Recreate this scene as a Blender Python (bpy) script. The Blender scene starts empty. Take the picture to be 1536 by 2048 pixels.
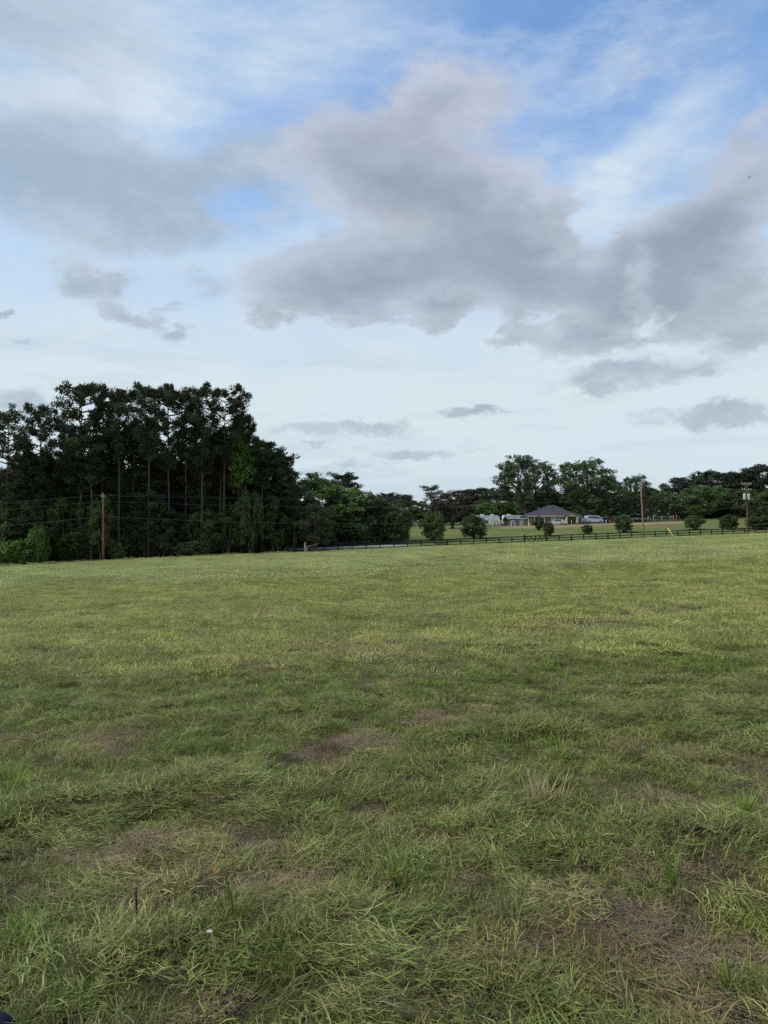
import bpy, bmesh, math, random
import numpy as np
from mathutils import Vector, Matrix

# ------------------------------------------------------------------ camera, world, sun, exposure
S = bpy.context.scene
COL = S.collection
FPX, EYE, PITCH = 1500.0, 1.6, math.atan((1066 - 1024) / 1500.0)
cam_d = bpy.data.cameras.new('camera'); cam = bpy.data.objects.new('camera', cam_d); COL.objects.link(cam)
cam_d.sensor_fit = 'HORIZONTAL'; cam_d.sensor_width = 36; cam_d.lens = 36 * FPX / 1536
cam_d.clip_start = 0.05; cam_d.clip_end = 6000
cam.rotation_euler = (math.pi / 2 + PITCH, 0, 0); cam.location = (0, 0, EYE)
S.camera = cam
EXPO = 1.2
S.view_settings.view_transform = 'Standard'; S.view_settings.look = 'None'
S.view_settings.gamma = 1.0; S.view_settings.use_curve_mapping = False
S.view_settings.exposure = EXPO
S.cycles.use_denoising = False
S.cycles.max_bounces = 5; S.cycles.diffuse_bounces = 3; S.cycles.glossy_bounces = 2
S.cycles.transmission_bounces = 3; S.cycles.transparent_max_bounces = 4
S.cycles.caustics_reflective = False; S.cycles.caustics_refractive = False
SUN_EL, SUN_AZ = 46.0, -100.0        # azimuth from +Y towards +X
WSTR = 0.1
sl = bpy.data.lights.new('sun', 'SUN'); sl.energy = 1.5; sl.angle = math.radians(28); sl.color = (1.0, 0.95, 0.87)
sun = bpy.data.objects.new('sun', sl); COL.objects.link(sun)
sun.rotation_euler = (math.radians(90 - SUN_EL), 0, math.radians(180 - SUN_AZ))
sun.location = (0, 0, 200)


def px_dir(px, py):
    u, v = (px - 768) / FPX, (1024 - py) / FPX
    cp, sp = math.cos(PITCH), math.sin(PITCH)
    return Vector((u, cp - v * sp, sp + v * cp))


class NT:
    """small helper that chains shader nodes"""
    def __init__(s, tree):
        s.t = tree; s.n = tree.nodes; s.l = tree.links
    def new(s, typ, **kw):
        n = s.n.new(typ)
        for k, v in kw.items(): setattr(n, k, v)
        return n
    def put(s, sock, v):
        if isinstance(v, bpy.types.NodeSocket): s.l.new(v, sock)
        elif isinstance(v, (tuple, list)) and sock.type == 'RGBA' and len(v) == 3: sock.default_value = (*v, 1)
        else: sock.default_value = v
    def math(s, op, a, b=0.0, c=None, clamp=False):
        n = s.new('ShaderNodeMath', operation=op, use_clamp=clamp)
        s.put(n.inputs[0], a); s.put(n.inputs[1], b)
        if c is not None: s.put(n.inputs[2], c)
        return n.outputs[0]
    def vmath(s, op, a, b=None, scale=None):
        n = s.new('ShaderNodeVectorMath', operation=op)
        s.put(n.inputs[0], a)
        if b is not None: s.put(n.inputs[1], b)
        if scale is not None: s.put(n.inputs['Scale'], scale)
        return n.outputs[0]
    def mix(s, f, a, b):
        n = s.new('ShaderNodeMix', data_type='RGBA')
        s.put(n.inputs[0], f); s.put(n.inputs[6], a); s.put(n.inputs[7], b)
        return n.outputs[2]
    def step(s, v, lo, hi, to0=0.0, to1=1.0):
        n = s.new('ShaderNodeMapRange', interpolation_type='SMOOTHSTEP')
        s.put(n.inputs[0], v)
        for k, q in zip((1, 2, 3, 4), (lo, hi, to0, to1)): n.inputs[k].default_value = q
        return n.outputs[0]
    def noise(s, vec, scale, detail=4.0, rough=0.55, out=0, dist=0.0):
        n = s.new('ShaderNodeTexNoise')
        s.put(n.inputs['Vector'], vec); n.inputs['Scale'].default_value = scale
        n.inputs['Detail'].default_value = detail; n.inputs['Roughness'].default_value = rough
        n.inputs['Distortion'].default_value = dist
        return n.outputs[out]


def build_world():
    w = bpy.data.worlds.new('World'); S.world = w; w.use_nodes = True
    q = NT(w.node_tree); q.n.clear()
    out = q.new('ShaderNodeOutputWorld'); bg = q.new('ShaderNodeBackground')
    K = 1.0 / (WSTR * 2 ** EXPO)
    c = lambda r, g, b: (r * K, g * K, b * K)
    tc = q.new('ShaderNodeTexCoord').outputs['Generated']
    sep = q.new('ShaderNodeSeparateXYZ'); q.put(sep.inputs[0], tc)
    X, Y, Z = sep.outputs
    az = q.math('ARCTAN2', X, Y); el = q.math('ARCSINE', Z)
    sq = q.vmath('MULTIPLY', tc, (1.0, 1.0, 1.9))
    # wind-torn edges: the direction is warped by turbulence before the cloud shapes are looked up
    wn = q.noise(sq, 5.0, 6.0, 0.62, out=1)
    warp = q.vmath('MULTIPLY', q.vmath('SUBTRACT', wn, (0.5, 0.5, 0.5)), (0.24, 0.13, 0.0))
    cmb = q.new('ShaderNodeCombineXYZ'); q.put(cmb.inputs[0], az); q.put(cmb.inputs[1], el)
    pos = q.vmath('ADD', cmb.outputs[0], warp)

    wn2 = q.noise(sq, 13.0, 6.0, 0.65, out=1)
    warp2 = q.vmath('MULTIPLY', q.vmath('SUBTRACT', wn2, (0.5, 0.5, 0.5)), (0.13, 0.075, 0.0))
    pos2 = q.vmath('ADD', cmb.outputs[0], warp2)

    def shapes(lst, pos=pos):
        tot = None
        for (px, py, hw, hh, rot, amp) in lst:
            d = px_dir(px, py).normalized()
            m = q.new('ShaderNodeMapping', vector_type='TEXTURE')
            q.put(m.inputs[0], pos)
            m.inputs[1].default_value = (math.atan2(d.x, d.y), math.asin(d.z), 0)
            m.inputs[2].default_value = (0, 0, math.radians(rot))
            m.inputs[3].default_value = (hw / FPX, hh / FPX, 1)
            g = q.new('ShaderNodeTexGradient', gradient_type='SPHERICAL'); q.put(g.inputs[0], m.outputs[0])
            v = q.math('MULTIPLY', q.step(g.outputs[1], 0.0, 0.9), amp)
            tot = v if tot is None else q.math('ADD', tot, v)
        return tot
    # away from the clouds in view the sky goes on with the same sort of cover
    inview = q.math('MULTIPLY', q.step(q.math('ABSOLUTE', az), 0.55, 0.85, 1, 0), q.step(el, 0.62, 0.85, 1, 0))
    outv = q.math('SUBTRACT', 1.0, inview)
    gen = q.math('MULTIPLY', q.step(q.noise(sq, 2.1, 3.0, 0.5), 0.42, 0.66), outv)

    heavy = shapes([(850, 345, 330, 190, -6, .80), (950, 430, 290, 150, -10, .8), (720, 560, 350, 125, 4, .75),
                    (900, 570, 290, 110, 8, .75), (1150, 600, 230, 130, -12, .85),
                    (700, 400, 220, 160, 0, .30), (1110, 480, 210, 120, -10, .55), (610, 610, 230, 90, 6, .55),
                    (1450, 420, 300, 160, 12, .85), (1330, 520, 250, 120, 18, .75), (1420, 610, 240, 110, 5, .9),
                    (1480, 690, 140, 45, 8, .5), (780, 240, 280, 100, 4, .42), (900, 130, 150, 110, 30, .36), (1000, 200, 170, 90, 10, .3), (1480, 290, 150, 70, 10, .3),
                    (1190, 420, 120, 56, -60, -.8), (1130, 330, 150, 60, 40, -.3), (660, 462, 120, 34, 6, -.5), (1235, 735, 80, 24, 0, -.4)])
    torn = shapes([(885, 625, 84, 62, 20, .85), (1000, 668, 105, 36, 12, .75), (1180, 680, 150, 34, -6, .5), (1285, 560, 46, 70, -20, -.7), (1300, 640, 40, 60, 10, -.6), (1100, 640, 110, 26, 14, -.5), (960, 640, 60, 22, -10, -.5), (800, 622, 70, 22, 4, -.4), (740, 640, 120, 32, 6, .5), (520, 650, 90, 34, 8, .5)], pos2)
    ragged = shapes([(1240, 748, 210, 42, 5, .85), (1190, 784, 66, 16, 6, .6),
                     (940, 829, 88, 27, 3, 1.0), (965, 818, 44, 20, 10, .35), (1440, 832, 200, 34, -2, .95), (1390, 745, 120, 22, 8, .5), (1480, 690, 110, 30, 6, .6), (1020, 822, 26, 12, 0, .5),
                     (160, 562, 120, 44, -8, .85), (240, 560, 90, 30, 10, .5), (222, 628, 56, 30, -4, .85), (282, 645, 76, 28, 14, .8), (352, 672, 80, 26, 12, .8), (320, 612, 44, 15, 4, .55), (8, 630, 36, 14, 0, .9), (60, 684, 36, 12, 0, .6),
                     (430, 570, 90, 30, 14, .6), (380, 548, 60, 20, 0, .5), (560, 480, 70, 24, 10, .35),
                     (40, 800, 150, 42, -4, .85), (680, 860, 260, 24, 0, .9), (640, 889, 60, 10, 0, .7), (850, 905, 220, 22, 2, .7), (700, 935, 300, 20, 0, .45)], pos2)
    soft = shapes([(110, 340, 460, 170, 4, .85), (330, 425, 420, 100, 10, .65), (60, 50, 380, 150, 0, .6),
                   (170, 560, 170, 62, -6, .3), (400, 560, 130, 46, 0, .3), (560, 330, 220, 110, 0, .55), (480, 410, 110, 40, 0, -.6), (250, 480, 160, 40, 0, .3)])
    veil = shapes([(300, 130, 560, 230, 12, 1.0), (60, 60, 360, 200, 0, .6), (700, 90, 330, 110, 16, .5), (1260, 130, 330, 50, 14, .3), (150, 230, 300, 90, 8, .6),
                   (1270, 320, 230, 120, 20, .7), (1150, 360, 200, 90, -20, .6), (1360, 255, 190, 90, 15, .5), (1200, 165, 70, 20, 35, .35),
                   (250, 520, 500, 90, 2, .6), (1200, 430, 130, 140, -30, .8), (1290, 600, 90, 130, -8, .7), (660, 460, 130, 40, 4, .8)])
    n1 = q.noise(sq, 7.0, 9.0, 0.66)
    n2 = q.noise(q.vmath('ADD', sq, (4.1, 2.7, 9.3)), 4.5, 7.0, 0.58)
    n3 = q.noise(q.vmath('MULTIPLY', tc, (1.0, 1.0, 3.2)), 9.0, 8.0, 0.62)
    n1c, n2c, n3c = (q.math('SUBTRACT', n, 0.5) for n in (n1, n2, n3))

    sky = q.new('ShaderNodeTexSky', sky_type='NISHITA', sun_disc=False)
    sky.sun_elevation = math.radians(SUN_EL); sky.sun_rotation = math.radians(SUN_AZ)
    sky.air_density = 1.0; sky.dust_density = 1.0; sky.ozone_density = 1.6
    g0 = 1.74 / 2 ** EXPO
    base = q.vmath('MULTIPLY', sky.outputs[0], (.65 * g0, .97 * g0, 1.24 * g0))
    # thin high haze, thicker towards the horizon
    hz = q.step(el, 0.14, 0.62, 0.97, 0.20)
    hz = q.math('ADD', hz, q.math('MULTIPLY', n3c, 0.35), clamp=True)
    hazec = q.mix(q.step(el, 0.0, 0.14), c(.60, .71, .775), c(.69, .79, .835))
    hazec = q.mix(q.step(el, 0.20, 0.50), hazec, c(.46, .655, .92))
    colr = q.mix(hz, base, hazec)
    va = q.math('ADD', q.math('MULTIPLY', veil, q.math('ADD', 0.74, q.math('MULTIPLY', n3c, 1.5))), q.math('MULTIPLY', gen, 0.3))
    va = q.math('MULTIPLY', va, 0.85, clamp=True)
    colr = q.mix(va, colr, c(.64, .755, .865))
    # long flat streaks of far cloud low over the horizon
    n4 = q.noise(q.vmath('MULTIPLY', tc, (1.0, 1.0, 9.0)), 4.2, 6.0, 0.6)
    lowb = q.math('MULTIPLY', q.step(el, .015, .06), q.step(el, .16, .34, 1, 0))
    colr = q.mix(q.math('MULTIPLY', q.math('MULTIPLY', q.step(n4, .48, .68), lowb), .35), colr, c(.47, .57, .665))
    n5 = q.noise(q.vmath('MULTIPLY', tc, (1.0, 1.6, 3.0)), 5.5, 8.0, 0.66)
    colr = q.mix(q.math('MULTIPLY', q.math('MULTIPLY', q.step(n5, .45, .72), q.step(el, .22, .4)), .42), colr, c(.64, .755, .87))
    # soft grey sheets
    ds = q.math('ADD', soft, q.math('MULTIPLY', gen, 0.35))
    ds = q.math('ADD', q.math('ADD', ds, q.math('MULTIPLY', n2c, 1.2)), q.math('MULTIPLY', n1c, 0.7))
    sa = q.math('MULTIPLY', q.step(ds, 0.12, 0.80), 0.86)
    colr = q.mix(sa, colr, q.mix(q.step(n1, .35, .65), c(.365, .455, .56), c(.45, .545, .655)))
    # bright torn rims then the heavy cloud bodies
    dh = q.math('ADD', heavy, q.math('MULTIPLY', gen, 0.75))
    dh = q.math('ADD', dh, q.math('MULTIPLY', torn, .8))
    nf = q.math('SUBTRACT', q.noise(sq, 22.0, 7.0, 0.68), .5)
    rg = q.math('ADD', q.math('ADD', ragged, q.math('MULTIPLY', nf, 1.5)), q.math('MULTIPLY', n1c, .6))
    colr = q.mix(q.math('MULTIPLY', q.step(rg, .12, .75), .74), colr, q.mix(q.step(rg, .4, 1.1), c(.46, .545, .635), c(.33, .405, .495)))
    dd = q.math('ADD', q.math('ADD', q.math('SUBTRACT', dh, .06), q.math('MULTIPLY', n1c, 2.1)), q.math('ADD', q.math('MULTIPLY', n2c, 0.8), q.math('MULTIPLY', nf, .6)))
    rim = q.math('MULTIPLY', q.step(dd, -.15, 0.45), q.step(el, .22, .42, .5, .12))
    colr = q.mix(rim, colr, c(.70, .80, .88))
    soft_e = q.step(el, .27, .50)
    ha = q.math('ADD', q.math('MULTIPLY', q.step(dd, 0.08, 0.85), soft_e), q.math('MULTIPLY', q.step(dd, 0.16, 0.68), q.math('SUBTRACT', 1.0, soft_e)))
    ha = q.math('MULTIPLY', ha, q.math('ADD', .86, q.math('MULTIPLY', q.step(dh, .5, 1.1), .1)))
    core = q.step(q.math('ADD', q.math('ADD', dh, q.math('MULTIPLY', n2c, 1.5)), q.math('MULTIPLY', n1c, 0.9)), 0.55, 1.75)
    body = q.mix(core, q.mix(soft_e, c(.455, .52, .605), c(.53, .57, .66)), c(.275, .345, .425))
    body = q.vmath('SCALE', body, scale=q.math('ADD', 1.0, q.math('ADD', q.math('MULTIPLY', n1c, .55), q.math('MULTIPLY', nf, .35))))
    colr = q.mix(ha, colr, body)
    # below the horizon: plain ground bounce
    colr = q.mix(q.step(el, -0.06, -0.01, 1, 0), colr, c(.20, .22, .14))
    q.put(bg.inputs[0], colr); bg.inputs[1].default_value = WSTR
    q.l.new(bg.outputs[0], out.inputs[0])
    try: w.cycles.sampling_method = 'MANUAL'; w.cycles.sample_map_resolution = 512
    except Exception: pass


build_world()

# ------------------------------------------------------------------ terrain
def smooth(a, b, x):
    t = np.clip((x - a) / (b - a), 0, 1); return t * t * (3 - 2 * t)

def vnoise(x, y, seed=0):
    x = np.asarray(x, float); y = np.asarray(y, float)
    xi, yi = np.floor(x).astype(np.int64), np.floor(y).astype(np.int64)
    fx, fy = x - xi, y - yi
    fx = fx * fx * (3 - 2 * fx); fy = fy * fy * (3 - 2 * fy)
    def hsh(i, j):
        n = (i * 374761393 + j * 668265263 + seed * 1442695041) & 0x7fffffff
        n = ((n ^ (n >> 13)) * 1274126177) & 0x7fffffff
        return ((n ^ (n >> 16)) & 0xffff) / 65535.0
    return (hsh(xi, yi) * (1 - fx) + hsh(xi + 1, yi) * fx) * (1 - fy) + (hsh(xi, yi + 1) * (1 - fx) + hsh(xi + 1, yi + 1) * fx) * fy

def fbm(x, y, seed=0, o=4):
    t, a, s = 0, 0.5, 0
    for k in range(o):
        t = t + a * vnoise(x * 2 ** k, y * 2 ** k, seed + k * 7); s += a; a *= 0.5
    return t / s

EDGE0, EDGEK = 133.8, 0.26
def s_of(x, y): return y - (EDGE0 + EDGEK * x)

def gpt(px, py):
    """ground point (x, y) in the near field under a picture direction, for a level meadow"""
    d = px_dir(px, py); k = -EYE / (d.z - 0.037 * d.x + 0.0094 * d.y)
    return d.x * k, d.y * k

# windrows of cut grass, as segments (x0, y0, x1, y1, half width, height)
def seg(a, b, w, h): return (*gpt(*a), *gpt(*b), w, h)
WINDROWS = [seg((-200, 1665), (430, 1575), .26, .10), seg((60, 1975), (640, 1850), .24, .09), seg((640, 1850), (1000, 1965), .3, .05),
            seg((880, 1475), (1700, 1400), .34, .08), seg((1000, 1650), (1700, 1690), .30, .09), seg((-100, 1390), (560, 1440), .35, .05),
            seg((760, 1900), (1150, 1830), .25, .06), seg((300, 1450), (760, 1400), .35, .04), seg((700, 1300), (1600, 1260), .5, .05),
            seg((-200, 1250), (700, 1225), .6, .04), seg((500, 1235), (1700, 1205), .6, .035)]
def windrow(x, y):
    out = np.zeros_like(np.asarray(x, float)); 
    for (ax, ay, bx, by, w, h) in WINDROWS:
        dx, dy = bx - ax, by - ay; L2 = dx * dx + dy * dy
        t = np.clip(((x - ax) * dx + (y - ay) * dy) / L2, 0, 1)
        d2 = (x - ax - t * dx) ** 2 + (y - ay - t * dy) ** 2
        out = np.maximum(out, h / .10 * np.exp(-d2 / (w * w)) * (.45 + .9 * vnoise(x * 3.1, y * 3.1, 5)))
    return out

def h(x, y):
    x = np.asarray(x, float); y = np.asarray(y, float)
    s = s_of(x, y)
    z = 0.037 * np.clip(x, -120, 160) - 0.0101 * np.clip(y - np.maximum(s, 0), -60, 400)
    z = z + .6 * smooth(4.5, 12, s) + 2.7 * smooth(9, 46, s) + 0.025 * np.clip(s - 45, 0, 160)
    z = z - .7 * smooth(34, 62, -x) * smooth(60, 108, y) + .14 * smooth(-3, 3.5, s)
    near = 1 - smooth(25, 60, np.hypot(x, y))
    amp = 1 - smooth(-6, 2, s)
    z = z + amp * ((fbm(x * .12, y * .12, 3, 2) - .5) * .35 * smooth(3, 30, np.hypot(x, y)) * (1 - .8 * smooth(-40, -12, s)))
    z = z + near * ((fbm(x * 1.1, y * 1.1, 11, 2) - .5) * .03 + (fbm(x * 3.6, y * 3.6, 12, 2) - .5) * .055 + .04 * windrow(x, y))
    return z
H00 = float(h(0, 0))
cam.location.z = EYE + H00
def hz(x, y): return float(h(x, y))

def place(px, s=None, depth=None):
    """world (x, y, z) on the ground in picture column px, s metres beyond the meadow's edge or at a given depth"""
    u = (px - 768) / FPX / math.cos(PITCH)
    y = depth if depth is not None else (EDGE0 + s) / (1 - EDGEK * u)
    return u * y, y, hz(u * y, y)
def zat(py, y):
    d = px_dir(768, py); return cam.location.z + d.z / d.y * y

# ------------------------------------------------------------------ materials
def mat(name, col, rough=0.8, spec=0.3, metal=0.0, var=0.12, vscale=6.0, bump=0.0, trans=0.0):
    m = bpy.data.materials.new(name); m.use_nodes = True
    q = NT(m.node_tree); b = q.n['Principled BSDF']
    tc = q.new('ShaderNodeTexCoord').outputs['Object']
    n = q.noise(tc, vscale, 5.0, 0.6)
    lo = tuple(v * (1 - var) for v in col); hi = tuple(min(1, v * (1 + var)) for v in col)
    q.put(b.inputs['Base Color'], q.mix(q.step(n, .3, .7), lo, hi))
    b.inputs['Roughness'].default_value = rough; b.inputs['Metallic'].default_value = metal
    b.inputs['Specular IOR Level'].default_value = spec
    if bump:
        bp = q.new('ShaderNodeBump'); bp.inputs['Strength'].default_value = bump; bp.inputs['Distance'].default_value = .03
        q.put(bp.inputs['Height'], n); q.put(b.inputs['Normal'], bp.outputs[0])
    return m

def leaf_mat(name, a, b_, trans=0.25, rnd=0.35):
    """foliage: colour runs from a to b with each leaf's own tint and each tree's own shade"""
    m = bpy.data.materials.new(name); m.use_nodes = True
    q = NT(m.node_tree); p = q.n['Principled BSDF']
    at = q.new('ShaderNodeAttribute', attribute_name='tint').outputs['Fac']
    oi = q.new('ShaderNodeObjectInfo').outputs['Random']
    c = q.mix(at, a, b_)
    hsv = q.new('ShaderNodeHueSaturation'); q.put(hsv.inputs['Color'], c)
    q.put(hsv.inputs['Value'], q.math('ADD', 1 - rnd * .5, q.math('MULTIPLY', oi, rnd)))
    q.put(hsv.inputs['Hue'], q.math('ADD', .49, q.math('MULTIPLY', oi, .02)))
    c = hsv.outputs[0]
    q.put(p.inputs['Base Color'], c); p.inputs['Roughness'].default_value = .65; p.inputs['Specular IOR Level'].default_value = .25
    tr = q.new('ShaderNodeBsdfTranslucent'); q.put(tr.inputs[0], c)
    mx = q.new('ShaderNodeMixShader'); mx.inputs[0].default_value = trans
    q.l.new(p.outputs[0], mx.inputs[1]); q.l.new(tr.outputs[0], mx.inputs[2])
    q.l.new(mx.outputs[0], q.n['Material Output'].inputs[0])
    return m

def grass_mat(name, ga, gb, da, db, drybase):
    m = bpy.data.materials.new(name); m.use_nodes = True
    q = NT(m.node_tree); p = q.n['Principled BSDF']
    at = q.new('ShaderNodeAttribute', attribute_name='tint').outputs['Fac']
    bd = q.new('ShaderNodeAttribute', attribute_name='blade_dry').outputs['Fac']
    idr = q.new('ShaderNodeAttribute', attribute_name='dry', attribute_type='INSTANCER').outputs['Fac']
    oi = q.new('ShaderNodeObjectInfo').outputs['Random']
    gp = q.new('ShaderNodeNewGeometry').outputs['Position']
    big = q.noise(q.vmath('MULTIPLY', gp, (.18, 1.2, 0.2)), .30, 5.0, .62)
    fin = q.noise(gp, 2.6, 3.0, .6)
    g = q.mix(at, ga, gb); d = q.mix(at, da, db)
    f = q.math('ADD', q.math('MULTIPLY', idr, .9), drybase)
    f = q.math('ADD', f, q.math('MULTIPLY', q.math('SUBTRACT', big, .5), .4))
    f = q.math('ADD', f, q.math('MULTIPLY', q.math('SUBTRACT', fin, .5), .5))
    dr = q.step(q.math('SUBTRACT', f, bd), -.12, .12)
    c = q.mix(dr, g, d)
    hsv = q.new('ShaderNodeHueSaturation'); q.put(hsv.inputs['Color'], c)
    q.put(hsv.inputs['Value'], q.math('ADD', .66, q.math('MULTIPLY', oi, .78)))
    q.put(hsv.inputs['Hue'], q.math('ADD', .488, q.math('MULTIPLY', q.math('FRACT', q.math('MULTIPLY', oi, 7.3)), .03)))
    c = hsv.outputs[0]
    q.put(p.inputs['Base Color'], c); p.inputs['Roughness'].default_value = .55; p.inputs['Specular IOR Level'].default_value = .3
    tr = q.new('ShaderNodeBsdfTranslucent'); q.put(tr.inputs[0], c)
    mx = q.new('ShaderNodeMixShader'); mx.inputs[0].default_value = .3
    q.l.new(p.outputs[0], mx.inputs[1]); q.l.new(tr.outputs[0], mx.inputs[2])
    q.l.new(mx.outputs[0], q.n['Material Output'].inputs[0])
    return m

def ground_mat():
    m = bpy.data.materials.new('ground'); m.use_nodes = True
    q = NT(m.node_tree); p = q.n['Principled BSDF']
    gp = q.new('ShaderNodeNewGeometry').outputs['Position']
    zn = q.new('ShaderNodeVertexColor', layer_name='zone').outputs[0]
    sp = q.new('ShaderNodeSeparateColor'); q.put(sp.inputs[0], zn)
    fine = q.noise(gp, 14.0, 6.0, .65); mid = q.noise(gp, 1.3, 5.0, .6)
    big = q.noise(q.vmath('MULTIPLY', gp, (.5, 1.0, .2)), .12, 4.0, .6)
    soil = q.mix(q.step(fine, .3, .7), (.042, .032, .02), (.10, .078, .045))
    turf = q.mix(q.step(mid, .3, .7), (.24, .29, .08), (.33, .37, .115))
    turf = q.mix(q.math('MULTIPLY', q.step(big, .45, .7), .6), turf, (.34, .31, .14))
    dist = q.vmath('LENGTH', gp); n = q.n[-1]; dist = n.outputs['Value']
    field = q.mix(q.step(dist, 12, 70), soil, turf)
    lawn = q.mix(q.step(mid, .35, .65), (.085, .11, .03), (.135, .155, .05))
    lawn = q.mix(q.step(q.noise(q.vmath('MULTIPLY', gp, (.25, 1, 1)), .35, 4.0, .6), .5, .7), lawn, (.18, .165, .06))
    c = q.mix(sp.outputs[0], field, lawn)
    dirt = q.mix(q.step(mid, .3, .7), (.20, .135, .085), (.31, .225, .145))
    c = q.mix(q.math('ADD', sp.outputs[1], q.math('MULTIPLY', q.math('SUBTRACT', mid, .5), q.math('MULTIPLY', sp.outputs[1], .9)), clamp=True), c, dirt)
    straw = q.mix(q.step(fine, .3, .7), (.06, .035, .02), (.13, .075, .045))
    c = q.mix(sp.outputs[2], c, straw)
    q.put(p.inputs['Base Color'], c); p.inputs['Roughness'].default_value = .95; p.inputs['Specular IOR Level'].default_value = .1
    bp = q.new('ShaderNodeBump'); bp.inputs['Strength'].default_value = .7; bp.inputs['Distance'].default_value = .08
    q.put(bp.inputs['Height'], q.math('ADD', fine, mid)); q.put(p.inputs['Normal'], bp.outputs[0])
    return m

M = {
 'ground': ground_mat(),
 'road': mat('gravel_road', (.32, .315, .30), .95, .1, vscale=3, bump=.4),
 'pine': leaf_mat('pine_needles', (.026, .038, .018), (.07, .086, .038), .15),
 'pine_far': leaf_mat('far_pine_needles', (.028, .037, .023), (.066, .078, .044), .15),
 'dark': leaf_mat('dark_leaves', (.036, .060, .020), (.105, .145, .046)),
 'mid': leaf_mat('mid_green_leaves', (.050, .082, .028), (.135, .18, .062)),
 'bright': leaf_mat('spring_green_leaves', (.07, .14, .026), (.17, .27, .065)),
 'olive': leaf_mat('olive_leaves', (.05, .06, .026), (.13, .14, .06)),
 'oak': leaf_mat('oak_leaves', (.036, .054, .02), (.10, .125, .05)),
 'cedar': leaf_mat('cedar_needles', (.03, .027, .018), (.082, .07, .045), .12),
 'magnolia': leaf_mat('magnolia_leaves', (.022, .034, .015), (.08, .095, .045), .08),
 'white_bloom': leaf_mat('white_blossom', (.55, .55, .5), (.75, .74, .7), .1, .1),
 'weeds': leaf_mat('dead_weeds', (.10, .085, .06), (.20, .17, .12), .2),
 'bark_pine': mat('pine_bark', (.085, .068, .055), .95, .1, var=.35, vscale=9, bump=.6),
 'bark': mat('grey_bark', (.10, .088, .075), .95, .1, var=.3, vscale=9, bump=.6),
 'bark_dead': mat('bleached_wood', (.42, .37, .31), .9, .1, var=.2, bump=.4),
 'pole_red': mat('treated_pole', (.21, .095, .058), .9, .1, var=.22, vscale=4),
 'pole_tan': mat('weathered_pole', (.26, .17, .105), .9, .1, var=.2, vscale=4),
 'pole_brown': mat('creosote_pole', (.11, .058, .045), .9, .1, var=.2, vscale=4),
 'fence': mat('black_stained_board', (.018, .015, .014), .75, .25, var=.3, vscale=5),
 'wire': mat('aluminium_wire', (.10, .105, .10), .5, .4),
 'yellow': mat('yellow_plastic', (.62, .47, .10), .5, .4, var=.08),
 'steel': mat('galvanised_steel', (.42, .43, .43), .5, .5, metal=.4),
 'can': mat('pale_grey_paint', (.62, .64, .65), .45, .5, var=.05),
 'porcelain': mat('porcelain', (.55, .55, .55), .3, .5),
 'brick': mat('cream_brick', (.62, .49, .31), .9, .15, var=.12, vscale=14),
 'trim': mat('cream_trim', (.56, .49, .38), .7, .3, var=.06),
 'shingle': mat('slate_blue_shingles', (.062, .062, .071), .9, .15, var=.3, vscale=5, bump=.4),
 'shutter': mat('brown_shutter', (.075, .038, .03), .7, .3),
 'door': mat('dark_brown_door', (.05, .028, .024), .6, .3),
 'glass': mat('window_glass', (.025, .03, .036), .08, .6, var=.05),
 'white': mat('white_paint', (.74, .74, .73), .45, .4, var=.05),
 'offwhite': mat('weathered_white', (.56, .56, .54), .6, .3, var=.12),
 'greysiding': mat('grey_siding', (.155, .14, .13), .75, .2, var=.12),
 'silver': mat('silver_paint', (.50, .49, .46), .35, .5, metal=.3, var=.04),
 'redpaint': mat('dark_red_paint', (.11, .015, .015), .3, .5, var=.05),
 'bluepaint': mat('slate_paint', (.08, .10, .13), .35, .5, var=.05),
 'black': mat('black_rubber', (.012, .012, .013), .7, .3),
 'navy': mat('navy_canvas', (.012, .014, .035), .8, .2),
 'tanpost': mat('pale_wood_post', (.40, .33, .25), .9, .1, var=.2),
 'orange': mat('rust_orange_post', (.42, .13, .06), .8, .2),
 'orangeleaf': mat('orange_petal', (.42, .15, .02), .6, .3),
 'bird': mat('dark_plumage', (.03, .03, .032), .8, .2),
}
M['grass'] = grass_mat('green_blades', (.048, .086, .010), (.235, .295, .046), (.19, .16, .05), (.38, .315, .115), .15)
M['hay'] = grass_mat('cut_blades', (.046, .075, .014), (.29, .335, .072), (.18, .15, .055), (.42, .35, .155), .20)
M['grass_far'] = grass_mat('meadow_painted_sunlit', (.20, .24, .066), (.365, .40, .135), (.30, .26, .125), (.44, .385, .20), .20)  # same grass as near; brightness of backlit far blades put into the colour
M['grass_mid'] = grass_mat('meadow_blades', (.15, .195, .034), (.385, .43, .10), (.31, .26, .095), (.50, .425, .19), .24)  # mid-distance copy, also lightened in its colour to look more brightly lit
M['thatch'] = grass_mat('dead_thatch', (.19, .15, .07), (.44, .36, .20), (.15, .10, .055), (.37, .28, .17), .45)

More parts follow.
